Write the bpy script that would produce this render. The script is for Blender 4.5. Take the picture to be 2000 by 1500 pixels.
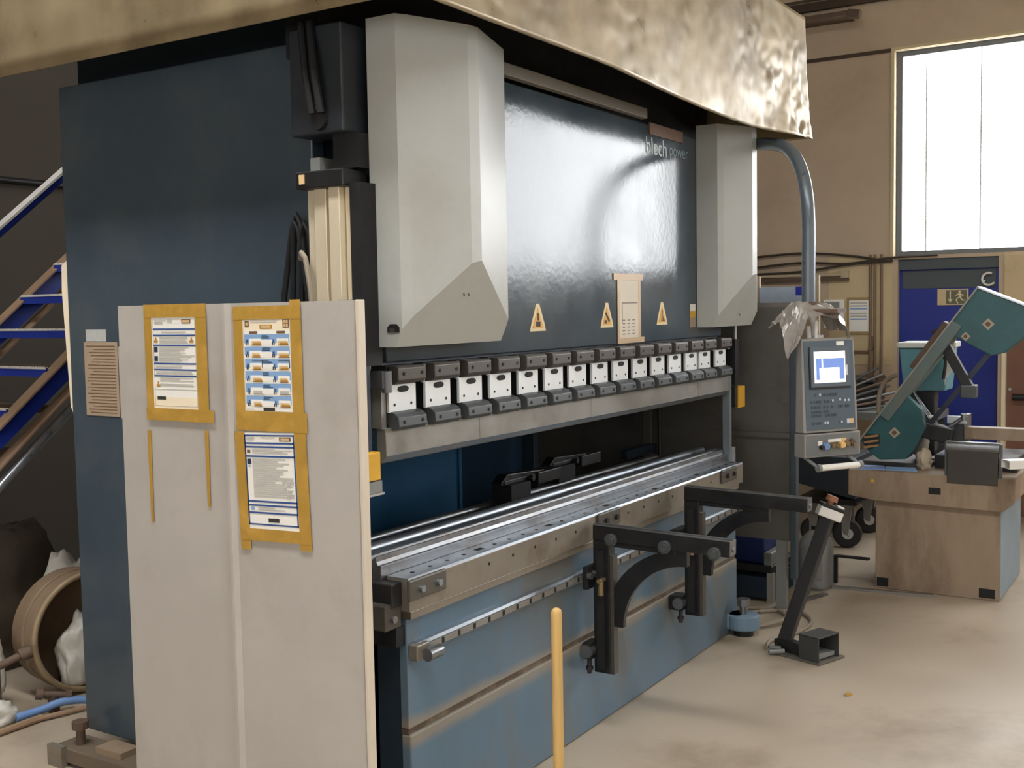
import bpy, bmesh, math, random
from mathutils import Vector, Matrix, noise
random.seed(7)
for o in list(bpy.data.objects): bpy.data.objects.remove(o)
S = bpy.context.scene
COL = S.collection

# ------------------------------------------------------------------ camera
cam = bpy.data.cameras.new('camera'); camo = bpy.data.objects.new('camera', cam); COL.objects.link(camo)
AX = Vector((0.53366931, -0.06690202, 0.84304282))      # world X in camera frame (right, down, forward)
AY = Vector((-0.84550261, -0.02104321, 0.53355648))
AZ = Vector((-0.01795568, -0.99753762, -0.06779595))
camo.matrix_world = Matrix(((AX[0], -AX[1], -AX[2], -2.849),
                            (AY[0], -AY[1], -AY[2], -2.2886),
                            (AZ[0], -AZ[1], -AZ[2], 1.796), (0, 0, 0, 1)))
cam.sensor_fit = 'HORIZONTAL'; cam.sensor_width = 36.0; cam.lens = 36.0 * 2180 / 2000
cam.clip_start = 0.05; cam.clip_end = 100
S.camera = camo
# ------------------------------------------------------------------ light levels
S.view_settings.view_transform = 'Standard'; S.view_settings.look = 'None'
S.view_settings.gamma = 1.0; S.view_settings.use_curve_mapping = False
S.view_settings.exposure = 0.45
DAY_END = 8.5       # radiance of the daylight panes in the end wall
DAY_SKY = 24.0        # roof light panes
FILL_LEFT = 3.0       # unseen fill windows added in the far left wall
FILL_FRONT = 0.9      # unseen fill windows added behind the photographer
w = bpy.data.worlds.new('world'); S.world = w; w.use_nodes = True
w.node_tree.nodes['Background'].inputs[0].default_value = (0.75, 0.85, 1, 1)
w.node_tree.nodes['Background'].inputs[1].default_value = 1.0

# ------------------------------------------------------------------ materials
def lin(h):
    h = h.lstrip('#'); r = []
    for i in (0, 2, 4):
        c = int(h[i:i+2], 16) / 255
        r.append(c / 12.92 if c <= .04045 else ((c + .055) / 1.055) ** 2.4)
    return (*r, 1)
MATS = {}
def M(name, col, rough=.5, metal=0, var=.12, scale=5, bump=0, bscale=30, dirt=None, damt=.5, dscale=2.5,
      stretch=(1, 1, 1), dlo=.5, dhi=.7, emit=0, spec=.5, trans=0, rvar=.1, coat=0):
    if name in MATS: return MATS[name]
    m = bpy.data.materials.new(name); m.use_nodes = True; MATS[name] = m
    nt = m.node_tree; N = nt.nodes; Lk = nt.links
    b = N['Principled BSDF']
    c = lin(col)
    b.inputs['Base Color'].default_value = c
    b.inputs['Roughness'].default_value = rough; b.inputs['Metallic'].default_value = metal
    b.inputs['Specular IOR Level'].default_value = spec
    b.inputs['Transmission Weight'].default_value = trans
    b.inputs['Coat Weight'].default_value = coat
    if emit:
        b.inputs['Emission Color'].default_value = c; b.inputs['Emission Strength'].default_value = emit
    if var or dirt or bump:
        tc = N.new('ShaderNodeTexCoord'); mp = N.new('ShaderNodeMapping'); mp.inputs['Scale'].default_value = stretch
        Lk.new(tc.outputs['Object'], mp.inputs['Vector'])
        n = N.new('ShaderNodeTexNoise'); n.inputs['Scale'].default_value = scale; n.inputs['Detail'].default_value = 6
        n.inputs['Roughness'].default_value = .6
        Lk.new(mp.outputs[0], n.inputs['Vector'])
        mr = N.new('ShaderNodeMapRange'); mr.inputs[1].default_value = .3; mr.inputs[2].default_value = .7
        mr.inputs[3].default_value = 1 - var; mr.inputs[4].default_value = 1 + var
        Lk.new(n.outputs[0], mr.inputs[0])
        mul = N.new('ShaderNodeVectorMath'); mul.operation = 'SCALE'; mul.inputs[0].default_value = c[:3]
        Lk.new(mr.outputs[0], mul.inputs['Scale'])
        last = mul.outputs[0]
        if dirt:
            n2 = N.new('ShaderNodeTexNoise'); n2.inputs['Scale'].default_value = dscale; n2.inputs['Detail'].default_value = 8
            n2.inputs['Roughness'].default_value = .65
            Lk.new(mp.outputs[0], n2.inputs['Vector'])
            r2 = N.new('ShaderNodeMapRange'); r2.inputs[1].default_value = dlo; r2.inputs[2].default_value = dhi
            r2.inputs[3].default_value = 0; r2.inputs[4].default_value = damt
            Lk.new(n2.outputs[0], r2.inputs[0])
            mx = N.new('ShaderNodeMix'); mx.data_type = 'RGBA'
            Lk.new(r2.outputs[0], mx.inputs['Factor']); Lk.new(last, mx.inputs['A']); mx.inputs['B'].default_value = lin(dirt)
            last = mx.outputs['Result']
        Lk.new(last, b.inputs['Base Color'])
        if rvar:
            rr = N.new('ShaderNodeMapRange'); rr.inputs[1].default_value = .3; rr.inputs[2].default_value = .7
            rr.inputs[3].default_value = max(.02, rough - rvar); rr.inputs[4].default_value = min(1, rough + rvar)
            Lk.new(n.outputs[0], rr.inputs[0]); Lk.new(rr.outputs[0], b.inputs['Roughness'])
        if bump:
            nb = N.new('ShaderNodeTexNoise'); nb.inputs['Scale'].default_value = bscale; nb.inputs['Detail'].default_value = 5
            Lk.new(mp.outputs[0], nb.inputs['Vector'])
            bp = N.new('ShaderNodeBump'); bp.inputs['Strength'].default_value = bump; bp.inputs['Distance'].default_value = .02
            Lk.new(nb.outputs[0], bp.inputs['Height']); Lk.new(bp.outputs[0], b.inputs['Normal'])
    return m
def emis(name, col, s):
    m = bpy.data.materials.new(name); m.use_nodes = True; MATS[name] = m
    nt = m.node_tree; nt.nodes.remove(nt.nodes['Principled BSDF'])
    e = nt.nodes.new('ShaderNodeEmission'); e.inputs[0].default_value = lin(col); e.inputs[1].default_value = s
    nt.links.new(e.outputs[0], nt.nodes['Material Output'].inputs[0]); return m

BLUE   = M('machine_blue', '#434f58', .15, spec=.36, var=.10, scale=3, dirt='#5d5b52', damt=.3, dscale=3, bump=.02, bscale=40, rvar=.05)
BLUEAP = M('apron_blue', '#557186', .38, var=.18, scale=2.5, dirt='#66635a', damt=.85, dscale=2.4, dlo=.44, dhi=.62, stretch=(1, 1, .4), rvar=.08)
def band(m, zc, hw, col, amt):          # grime collected along the welded seam of the apron
    nt = m.node_tree; N = nt.nodes; Lk = nt.links; b = N['Principled BSDF']; src = b.inputs['Base Color'].links[0].from_socket
    tc = N.new('ShaderNodeTexCoord'); sp = N.new('ShaderNodeSeparateXYZ'); Lk.new(tc.outputs['Object'], sp.inputs[0])
    nz = N.new('ShaderNodeTexNoise'); nz.inputs['Scale'].default_value = 4; nz.inputs['Detail'].default_value = 6; Lk.new(tc.outputs['Object'], nz.inputs['Vector'])
    def mth(op, a, c):
        q = N.new('ShaderNodeMath'); q.operation = op
        for k, v in enumerate((a, c)):
            if v is None: continue
            if isinstance(v, (int, float)): q.inputs[k].default_value = v
            else: Lk.new(v, q.inputs[k])
        return q.outputs[0]
    d = mth('ABSOLUTE', mth('SUBTRACT', sp.outputs['Z'], zc), None)
    wv = mth('ADD', d, mth('MULTIPLY', mth('SUBTRACT', nz.outputs[0], .5), -.09))
    mr = N.new('ShaderNodeMapRange'); mr.inputs[1].default_value = hw; mr.inputs[2].default_value = hw*.35; mr.inputs[3].default_value = 0; mr.inputs[4].default_value = amt
    Lk.new(wv, mr.inputs[0])
    mx = N.new('ShaderNodeMix'); mx.data_type = 'RGBA'; Lk.new(mr.outputs[0], mx.inputs['Factor']); Lk.new(src, mx.inputs['A']); mx.inputs['B'].default_value = lin(col)
    Lk.new(mx.outputs['Result'], b.inputs['Base Color'])
band(BLUEAP, .40, .055, '#8a8172', .85)
BLUEIN = M('inner_blue', '#2a6690', .45, var=.1)
BLUEDK = M('dark_blue_paint', '#1d2c3a', .5, var=.1)
GREYC  = M('cover_grey', '#aeb0aa', .34, var=.05, scale=2, dirt='#8d8577', damt=.35, dscale=2, rvar=.05)
GUARD  = M('guard_beige', '#b2ada5', .5, var=.06, scale=3, dirt='#8f8576', damt=.4, dscale=2.2, bump=.02, bscale=40)
HOOD   = M('hood_sheet', '#948466', .42, metal=.3, var=.18, scale=4, dirt='#6b5d47', damt=.7, dscale=2.6, bump=.05, bscale=5, rvar=.18, dlo=.46, dhi=.66)
BLACK  = M('black_steel', '#1b1b1c', .45, var=.2, scale=8)
BLACKM = M('black_matt', '#0d0e10', .7, var=.1)
BLACKP = M('black_arm', '#161618', .36, var=.2, scale=10, dirt='#3a342e', damt=.35)
STEEL  = M('worn_steel', '#85878a', .38, metal=.85, var=.12, scale=8, dirt='#6f6253', damt=.6, dscale=5, bump=.03)
STEELB = M('bright_steel', '#9ba3ab', .36, metal=.9, var=.08, scale=10, dirt='#8b8378', damt=.3, dscale=5)
PUNCHM = M('punch_steel', '#8f8d88', .42, metal=.6, var=.12, scale=6, dirt='#6d665c', damt=.5, dscale=4)
DIEH   = M('die_holder_steel', '#8d867a', .42, metal=.5, var=.14, scale=5, dirt='#6a5440', damt=.6, dscale=4)
ALUPL  = M('white_aluminium', '#e2e6e6', .45, metal=.15, var=.04)
ALUPR  = M('beige_aluminium', '#ddd0b4', .4, metal=.3, var=.06, stretch=(1, 1, .1))
CLAMP  = M('clamp_iron', '#4b4f50', .42, metal=.3, var=.15, scale=15)
CLAMPU = M('clamp_iron_upper', '#4d4842', .45, metal=.3, var=.15, scale=15)
YEL    = M('sensor_yellow', '#d9a62a', .5, var=.1)
TAPE   = M('yellow_tape', '#b28b3a', .5, var=.1, scale=20, dirt='#d8aa52', damt=.5, dscale=9)
PAPER  = M('paper_white', '#f0eee6', .7, var=.02)
PAPCR  = M('paper_cream', '#f2e4c8', .7, var=.02)
PBLUE  = M('print_blue', '#2d4f8a', .7, var=0)
PNAVY  = M('print_navy', '#22304a', .7, var=0)
PSKY   = M('print_sky', '#86a9d2', .7, var=.05)
PGREY  = M('print_grey', '#b9b7b0', .7, var=0)
PDARK  = M('print_dark', '#33312d', .7, var=0)
PORA   = M('print_ochre', '#b98732', .7, var=.1)
PBRN   = M('print_brown', '#6f5233', .7, var=0)
PTAN   = M('print_tan', '#d8b889', .7, var=.1)
OLDP   = M('old_label', '#a8957f', .6, var=.08, scale=30, stretch=(1, 1, 4))
WOOD   = M('wood_handle', '#c5a263', .5, var=.12, scale=10, stretch=(4, 4, .4), dirt='#b08139', damt=.5)
CONC   = M('floor_concrete', '#b3a591', .42, var=.08, scale=1.3, dirt='#7a6650', damt=.75, dscale=.7, dlo=.50, dhi=.68, bump=.02, bscale=25, rvar=.12)
WALLB  = M('wall_brown', '#c2af96', .85, var=.08, scale=1.2, dirt='#a08b73', damt=.5, dscale=.8, bump=.03, bscale=20)
WALLC  = M('wall_cream', '#cdb992', .8, var=.07, scale=1.5, dirt='#8a7657', damt=.4, dscale=2)
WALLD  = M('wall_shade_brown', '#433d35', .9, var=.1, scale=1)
CEIL   = M('ceiling_panel', '#a39684', .85, var=.05, scale=1)
FRAME  = M('window_frame_grey', '#5e6468', .5, var=.05)
REVEAL = M('window_reveal', '#c9b993', .7, var=.05)
DOORB  = M('door_blue', '#1f318c', .42, var=.08, scale=2)
DOORG  = M('door_head_grey', '#4a5254', .5, var=.08)
DOORBR = M('door_brown', '#7a5645', .5, var=.06)
TEAL   = M('saw_teal', '#2b565a', .42, var=.14, scale=5, dirt='#27403f', damt=.6, dscale=4)
TEALL  = M('saw_light_teal', '#5d8d96', .45, var=.1, scale=6)
SAWB   = M('saw_base_grimy', '#94816b', .55, var=.14, scale=5, dirt='#5f4833', damt=.75, dscale=3.2, stretch=(1, 1, .35), dlo=.45, dhi=.65)
RUST   = M('rust', '#5f4c3e', .7, var=.25, scale=20)
RUBBER = M('rubber', '#2a2a2a', .7, var=.15)
PLAST  = M('grey_plastic', '#7d7f7c', .4, var=.1, scale=6)
PLWH   = M('white_plastic', '#e4e2dc', .4, var=.04)
PENDB  = M('pendant_blue_grey', '#52606a', .42, var=.05)
PENDG  = M('pendant_edge_grey', '#8f8c86', .45, var=.06)
SHEET  = M('plastic_wrap', '#8f8880', .22, var=.2, scale=8, spec=.8, bump=.3, bscale=14)
BAG    = M('bag_white', '#d6d1c6', .35, var=.1, scale=8, bump=.4, bscale=12)
DRUM   = M('drum_brown', '#84705a', .5, var=.15, scale=8, dirt='#55442f', damt=.6)
STBLUE = M('stair_blue', '#243a9e', .4, var=.1)
STTAN  = M('stair_tan', '#9a7f66', .6, var=.12)
GALV   = M('galvanised', '#c3c7cc', .35, metal=.7, var=.1, scale=20)
GRATE  = M('grating', '#6d5d4c', .6, metal=.3, var=.15)
HOSEB  = M('hose_blue', '#6d8fc0', .5, var=.1)
HOSEG  = M('hose_grey', '#8d8271', .5, var=.1)
TUBEB  = M('tube_blue_grey', '#666f76', .32, metal=.3, var=.05)
REDB   = M('button_brown_red', '#9c6b4c', .4, var=.1)
SCRW   = M('screen_white', '#f4f7f8', .3, var=0, emit=.85)
SCRB   = M('screen_blue', '#5f78b0', .3, var=0, emit=.8)
BIN    = M('bin_blue', '#2a36b0', .4, var=.05)
PANE_E = emis('daylight_pane_end', '#fbfdff', DAY_END)
PANE_S = emis('daylight_pane_roof', '#ffffff', DAY_SKY)
PANE_L = emis('fill_pane_left', '#ffffff', FILL_LEFT)
PANE_F = emis('fill_pane_front', '#ffffff', FILL_FRONT)

# ------------------------------------------------------------------ mesh helpers
class MB:
    def __init__(s): s.V = []; s.F = []; s.I = []
    def add(s, vs, fs, m=0):
        k = len(s.V); s.V += [Vector(v) for v in vs]
        s.F += [tuple(k + i for i in f) for f in fs]; s.I += [m] * len(fs); return s
    def box(s, x0, x1, y0, y1, z0, z1, m=0):
        return s.add([(x0,y0,z0),(x1,y0,z0),(x1,y1,z0),(x0,y1,z0),(x0,y0,z1),(x1,y0,z1),(x1,y1,z1),(x0,y1,z1)],
              [(0,3,2,1),(4,5,6,7),(0,1,5,4),(1,2,6,5),(2,3,7,6),(3,0,4,7)], m)
    def prism(s, poly, ax, a0, a1, m=0):
        n = len(poly)
        def P(p, a): return {'x': (a, p[0], p[1]), 'y': (p[0], a, p[1]), 'z': (p[0], p[1], a)}[ax]
        vs = [P(p, a0) for p in poly] + [P(p, a1) for p in poly]
        fs = [tuple(range(n))[::-1], tuple(range(n, 2*n))] + [(i, (i+1) % n, n + (i+1) % n, n + i) for i in range(n)]
        return s.add(vs, fs, m)
    def cyl(s, p0, p1, r, n=16, r1=None, m=0):
        p0 = Vector(p0); p1 = Vector(p1); d = (p1 - p0).normalized(); r1 = r if r1 is None else r1
        u = d.cross(Vector((0, 0, 1))); u = (u if u.length > 1e-4 else Vector((1, 0, 0))).normalized(); v = d.cross(u)
        vs = []
        for p, q in ((p0, r), (p1, r1)):
            vs += [p + (u * math.cos(2*math.pi*i/n) + v * math.sin(2*math.pi*i/n)) * q for i in range(n)]
        fs = [tuple(range(n))[::-1], tuple(range(n, 2*n))] + [(i, (i+1) % n, n + (i+1) % n, n + i) for i in range(n)]
        return s.add(vs, fs, m)
    def tube(s, path, r, n=10, m=0):
        path = [Vector(p) for p in path]; k = len(path); rings = []; u = None
        for i, p in enumerate(path):
            d = (path[min(i+1, k-1)] - path[max(i-1, 0)]).normalized()
            if u is None:
                u = d.cross(Vector((0, 0, 1))); u = u if u.length > 1e-3 else Vector((1, 0, 0))
            u = (u - d * u.dot(d)).normalized(); v = d.cross(u)
            rr = r[i] if isinstance(r, (list, tuple)) else r
            rings += [p + (u * math.cos(2*math.pi*j/n) + v * math.sin(2*math.pi*j/n)) * rr for j in range(n)]
        fs = [(i*n + j, i*n + (j+1) % n, (i+1)*n + (j+1) % n, (i+1)*n + j) for i in range(k-1) for j in range(n)]
        fs += [tuple(range(n))[::-1], tuple(range((k-1)*n, k*n))]
        return s.add(rings, fs, m)
    def ring(s, c, axis, R, r, n=28, k=8, a0=0, a1=2*math.pi, m=0):
        c = Vector(c); d = Vector(axis).normalized(); u = d.cross(Vector((0, 0, 1)))
        u = (u if u.length > 1e-3 else Vector((1, 0, 0))).normalized(); v = d.cross(u)
        full = abs(a1 - a0 - 2*math.pi) < 1e-6
        pts = [c + (u*math.cos(a0 + (a1-a0)*i/n) + v*math.sin(a0 + (a1-a0)*i/n)) * R for i in range(n + 1)]
        return s.tube(pts, r, k, m)
    def xf(s, mat):
        s.V = [mat @ v for v in s.V]; return s
    def build(s, name, mat, parent=None, bevel=0, smooth=False, solid=0, seg=2):
        me = bpy.data.meshes.new(name)
        root = parent
        while root is not None and root.parent: root = root.parent
        if root is not None: off = root.location.copy()
        else:
            xs = [v.x for v in s.V]; ys = [v.y for v in s.V]
            off = Vector(((min(xs)+max(xs))/2, (min(ys)+max(ys))/2, min(v.z for v in s.V)))
        me.from_pydata([tuple(v - off) for v in s.V], [], s.F)
        for mm in (mat if isinstance(mat, (list, tuple)) else [mat]): me.materials.append(mm)
        for p, i in zip(me.polygons, s.I): p.material_index = i; p.use_smooth = smooth
        bm = bmesh.new(); bm.from_mesh(me); bmesh.ops.recalc_face_normals(bm, faces=bm.faces); bm.to_mesh(me); bm.free()
        o = bpy.data.objects.new(name, me); COL.objects.link(o)
        if parent is not None: o.parent = parent
        else: o.location = off
        if solid:
            q = o.modifiers.new('solid', 'SOLIDIFY'); q.thickness = solid; q.offset = 0
        if bevel:
            q = o.modifiers.new('bevel', 'BEVEL'); q.width = bevel; q.segments = seg; q.limit_method = 'ANGLE'; q.angle_limit = math.radians(35)
            q.harden_normals = False
        if smooth:
            try: me.set_sharp_from_angle(angle=math.radians(40))
            except Exception: pass
        return o
def tag(o, label=None, cat=None, group=None, kind=None):
    if label: o['label'] = label
    if cat: o['category'] = cat
    if group: o['group'] = group
    if kind: o['kind'] = kind
    return o
def thing(name, label, cat, loc, group=None):
    o = bpy.data.objects.new(name, None); COL.objects.link(o); o.location = loc; o.empty_display_size = .1
    return tag(o, label, cat, group)
def struct(o): o['kind'] = 'structure'; return o
def B(*a): return MB().box(*a)
def copy_tree(o, d, parent=None):
    c = o.copy(); COL.objects.link(c); c.parent = parent; c.location = o.location + Vector(d)
    for ch in list(o.children):
        copy_tree(ch, (0, 0, 0), c)
    return c
def arc(c, r, a0, a1, n, plane='xz'):
    out = []
    for i in range(n + 1):
        a = math.radians(a0 + (a1 - a0) * i / n); p = (math.cos(a) * r, math.sin(a) * r)
        out.append({'xz': (c[0]+p[0], c[1], c[2]+p[1]), 'yz': (c[0], c[1]+p[0], c[2]+p[1]), 'xy': (c[0]+p[0], c[1]+p[1], c[2])}[plane])
    return out
def spline(pts, k=8):
    P = [Vector(p) for p in pts]; out = []
    for i in range(len(P)-1):
        a, b, c, d_ = P[max(i-1,0)], P[i], P[i+1], P[min(i+2, len(P)-1)]
        for j in range(k):
            t = j/k; out.append(.5*((2*b) + (c-a)*t + (2*a-5*b+4*c-d_)*t*t + (3*b-a-3*c+d_)*t**3))
    out.append(P[-1]); return out
def text_mesh(name, txt, size, mat, parent, mw, depth=.0006, shear=0):
    cu = bpy.data.curves.new(name, 'FONT'); cu.body = txt; cu.size = size; cu.extrude = depth; cu.shear = shear
    t = bpy.data.objects.new(name + '_curve', cu); COL.objects.link(t)
    bpy.context.view_layer.update()
    me = bpy.data.meshes.new_from_object(t.evaluated_get(bpy.context.evaluated_depsgraph_get()))
    bpy.data.objects.remove(t); bpy.data.curves.remove(cu)
    me.materials.clear(); me.materials.append(mat)
    root = parent
    while root.parent: root = root.parent
    me.transform(Matrix.Translation(-root.location) @ mw)
    me.name = name
    o = bpy.data.objects.new(name, me); COL.objects.link(o); o.parent = parent; return o
# frame for text on a face looking towards -Y (reads along +X)
FACE_NY = Matrix(((1,0,0,0),(0,0,-1,0),(0,1,0,0),(0,0,0,1)))

# ================================================================== SETTING
def window_yz(name, x, y0, y1, z0, z1, step, pane, y_first=None):
    fr = MB(); t = .05
    fr.box(x, x+.07, y0, y0+t, z0, z1); fr.box(x, x+.07, y1-t, y1, z0, z1)
    fr.box(x, x+.07, y0+t, y1-t, z0, z0+.04); fr.box(x, x+.07, y0+t, y1-t, z1-.045, z1)
    f = struct(fr.build(name, FRAME))
    y = y1 - t
    cuts = [y] + ([y_first] if y_first else [])
    while cuts[-1] - step > y0 + t + .1: cuts.append(cuts[-1] - step)
    cuts.append(y0 + t)
    for a, b in zip(cuts[:-1], cuts[1:]):
        B(x+.03, x+.045, b+.006, a-.006, z0+.04, z1-.045).build('pane', pane, f)
    for c in cuts[1:-1]:
        B(x+.026, x+.046, c-.006, c+.006, z0+.04, z1-.045).build('glazing_bar', M('bar_pale', '#e6ebea', .5), f)
    return f
XW, YB, XL, YF, ZC = 7.0, 4.6, -8.0, -8.0, 6.0
struct(B(XL-.2, XW+.4, YF-.2, YB+.2, -.12, 0).build('floor', CONC))
# end wall with two window openings and two doors (openings left free)
W1 = (-1.55, .06, 2.18, 3.90); W2 = (-6.2, -2.09, 2.10, 3.90)
wl = MB()
for y0, y1, z0, z1 in [(W1[1], YB, 1.25, ZC), (W2[1], W1[0], 0, ZC), (YF, W2[0], 0, ZC), (W1[0], W1[1], 3.9, ZC), (W2[0], W2[1], 3.9, ZC),
                       (W2[0], W2[1], 0, 2.10), (-1.55, .06, 2.15, 2.18)]:
    wl.box(XW, XW+.3, y0, y1, z0, z1)
wl.box(XW, XW+.3, -.815, -.77, 0, 2.15); wl.box(XW, XW+.3, .03, .06, 0, 2.15)
wl.box(XW, XW+.3, W1[1], YB, 0, 1.25)
wr = struct(wl.build('wall_right', WALLB))
struct(B(XW-.006, XW-.001, .07, .62, 1.25, 2.19).build('trim_1', WALLC))
struct(B(XW-.012, XW-.001, .06, YB, 3.895, 3.925).build('trim_2', M('joint_dark', '#4a3d31', .9)))
struct(B(XW-.05, XW-.001, -6.5, YB, 4.33, 4.40).build('trim_3', M('joint_dark', '#4a3d31', .9)))
struct(B(XW-.10, XW-.001, -6.5, YB, 4.42, 4.62).build('trim_4', WALLB))
struct(B(XW-.02, XW+.3, -1.55, -.815, 1.76, 2.15).build('trim_5', WALLC))
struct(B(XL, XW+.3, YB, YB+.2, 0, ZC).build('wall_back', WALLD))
# wall behind the photographer with an added band of fill windows, and the far left wall
F1 = (-6.5, 5.5, 1.6, 4.2)
wl = MB()
for x0, x1, z0, z1 in [(XL, F1[0], 0, ZC), (F1[1], XW+.3, 0, ZC), (F1[0], F1[1], 0, F1[2]), (F1[0], F1[1], F1[3], ZC)]:
    wl.box(x0, x1, YF-.2, YF, z0, z1)
struct(wl.build('wall_front', WALLB))
L1 = (-6.0, 1.5, 1.4, 3.6)
struct(MB().box(XL-.2, XL, YF, L1[0], 0, ZC).box(XL-.2, XL, L1[1], YB, 0, ZC).box(XL-.2, XL, L1[0], L1[1], 0, L1[2]).box(XL-.2, XL, L1[0], L1[1], L1[3], ZC).build('wall_left', WALLB))
window_yz('window_6', XL-.12, L1[0], L1[1], L1[2], L1[3], .9, PANE_L)  # unseen window added as fill from the left
# roof with two roof lights
SK = [(-1.95, -1.25, -5.5, 3.0)]
wl = MB()
xs = sorted([XL-.2, XW+.4] + [v for k in SK for v in k[:2]])
ys = sorted([YF-.2, YB+.2] + [v for k in SK for v in k[2:]])
for i in range(len(xs)-1):
    for j in range(len(ys)-1):
        cx_, cy_ = (xs[i]+xs[i+1])/2, (ys[j]+ys[j+1])/2
        if any(k[0] < cx_ < k[1] and k[2] < cy_ < k[3] for k in SK): continue
        wl.box(xs[i], xs[i+1], ys[j], ys[j+1], ZC, ZC+.2)
struct(wl.build('ceiling', CEIL))

window_yz('window_1', XW+.05, W1[0], W1[1], W1[2], W1[3], .43, PANE_E, -.18)
struct(MB().box(XW-.015, XW+.05, W1[1]+.002, W1[1]+.03, W1[2]-.03, W1[3]+.03).box(XW-.015, XW+.05, W1[0], W1[1]+.002, W1[3]+.004, W1[3]+.03).build('trim_6', REVEAL))
window_yz('window_2', XW+.05, W2[0], W2[1], W2[2], W2[3], .82, PANE_E)
f = MB(); f.box(F1[0], F1[1], YF-.1, YF-.03, F1[2], F1[2]+.05); f.box(F1[0], F1[1], YF-.1, YF-.03, F1[3]-.05, F1[3])
f.box(F1[0], F1[0]+.05, YF-.1, YF-.03, F1[2]+.05, F1[3]-.05); f.box(F1[1]-.05, F1[1], YF-.1, YF-.03, F1[2]+.05, F1[3]-.05)
f = struct(f.build('window_3', FRAME))  # unseen window band added as ambient fill
n = 8
for i in range(n):
    a = F1[0]+.05 + (F1[1]-F1[0]-.1)*i/n; b = F1[0]+.05 + (F1[1]-F1[0]-.1)*(i+1)/n
    B(a+.03, b-.03, YF-.07, YF-.05, F1[2]+.05, F1[3]-.05).build('pane', PANE_F, f)
for k, (x0, x1, y0, y1) in enumerate(SK):
    f = MB(); f.box(x0, x1, y0, y0+.06, ZC+.02, ZC+.14); f.box(x0, x1, y1-.06, y1, ZC+.02, ZC+.14)
    f.box(x0, x0+.06, y0+.06, y1-.06, ZC+.02, ZC+.14); f.box(x1-.06, x1, y0+.06, y1-.06, ZC+.02, ZC+.14)
    f = struct(f.build('window_%d' % (4+k), FRAME))
    m_ = 5
    for i in range(m_):
        a = y0+.06 + (y1-y0-.12)*i/m_; b = y0+.06 + (y1-y0-.12)*(i+1)/m_
        B(x0+.06, x1-.06, a+.03, b-.03, ZC+.06, ZC+.08).build('pane', PANE_S, f)

# blue emergency door
d = struct(B(XW+.06, XW+.11, -.77, .03, .005, 2.06).build('door_1', DOORB, bevel=.004))
MB().box(XW+.02, XW+.12, -.77, .03, 2.06, 2.15).build('door_head', DOORG, d)
MB().box(XW+.055, XW+.06, -.74, 0, 1.9, 2.05).build('painted_reflection', DOORG, d)  # grey band painted on the door to stand for its reflection
ar = MB().ring((XW+.02, -.69, 1.965), (1, 0, 0), .05, .009, a0=.6, a1=5.2, n=20).cyl((XW+.02, -.655, 1.95), (XW+.06, -.655, 1.95), .008)
ar.build('white_c_ring', PLWH, d, smooth=True)  # white C-shaped ring with a short stub
# brown door next to it
d = struct(B(XW+.05, XW+.10, -1.53, -.83, .005, 1.76).build('door_2', DOORBR, bevel=.004))
B(XW-.01, XW+.05, -.83, -.80, .005, 1.78).build('door_frame', PAPCR, d)
MB().cyl((XW+.05, -.90, 1.0), (XW-.02, -.90, 1.0), .012).cyl((XW-.02, -.885, 1.0), (XW-.02, -1.03, 1.0), .028, 14).build('handle', BLACK, d, smooth=True)
MB().cyl((XW+.05, -.86, 1.06), (XW+.03, -.86, 1.06), .012).build('lock', GALV, d)

# emergency exit sign hung on the blue door
s = thing('exit_sign', 'cream emergency exit sign with arrow and running figure on the blue door', 'sign', (XW+.04, -.41, 1.755))
SX = XW + .045
B(SX, SX+.012, -.53, -.285, 1.755, 1.89).build('backing', M('sign_cream', '#cdbb92', .6, var=.04), s)
SG = M('sign_olive', '#6b6a52', .6, var=.05); SC = M('sign_pale', '#e3d5ad', .6, var=.03)
B(SX-.002, SX, -.52, -.355, 1.765, 1.88).build('panel', SG, s)
X0 = SX - .004
def flat(polys, x=X0):
    q = MB()
    for p in polys: q.prism(p, 'x', x, x+.0015)
    return q
flat([[(-.383,1.87),(-.393,1.87),(-.393,1.80),(-.383,1.80)], [(-.37,1.805),(-.388,1.775),(-.406,1.805)]]).build('arrow', SC, s)
head = [(-.462+.010*math.cos(a*.628), 1.866+.010*math.sin(a*.628)) for a in range(10)]
flat([head, [(-.452,1.853),(-.470,1.853),(-.478,1.818),(-.460,1.818)], [(-.470,1.853),(-.495,1.835),(-.490,1.829),(-.468,1.842)],
      [(-.452,1.853),(-.430,1.838),(-.434,1.832),(-.455,1.842)], [(-.462,1.820),(-.440,1.800),(-.452,1.770),(-.444,1.768),(-.430,1.801),(-.455,1.824)],
      [(-.470,1.820),(-.488,1.800),(-.508,1.797),(-.508,1.790),(-.484,1.792),(-.462,1.815)]]).build('running_figure', SC, s)

# ================================================================== PRESS BRAKE
PB = thing('press_brake', 'large blue and grey press brake with long row of clamps and dented beige hood', 'press brake', (1.5, .6, 0))
# C-shaped side frames
cpoly = [(.06,.03),(1.25,.03),(1.33,.10),(1.62,.10),(1.62,2.70),(.29,2.70),(.29,1.72),(.70,1.62),(.78,1.5),(.78,1.05),(.70,.93),(.06,.80)]
MB().prism(cpoly, 'x', 0, .06).build('side_frame', BLUE, PB, bevel=.006)
cpoly2 = [(.06,.03),(1.62,.03),(1.62,2.70),(.29,2.70),(.29,1.72),(1.15,1.66),(1.22,1.5),(1.22,.75),(1.15,.66),(.06,.66)]
MB().prism(cpoly2, 'x', 2.93, 2.99).build('side_frame', BLUE, PB, bevel=.006)
# pale rear trim of the left frame
MB().prism([(1.62,1.40),(1.635,1.43),(1.66,1.9),(1.655,2.0),(1.62,2.02)], 'x', .005, .05).build('rear_edge_strip', PAPCR, PB)
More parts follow.
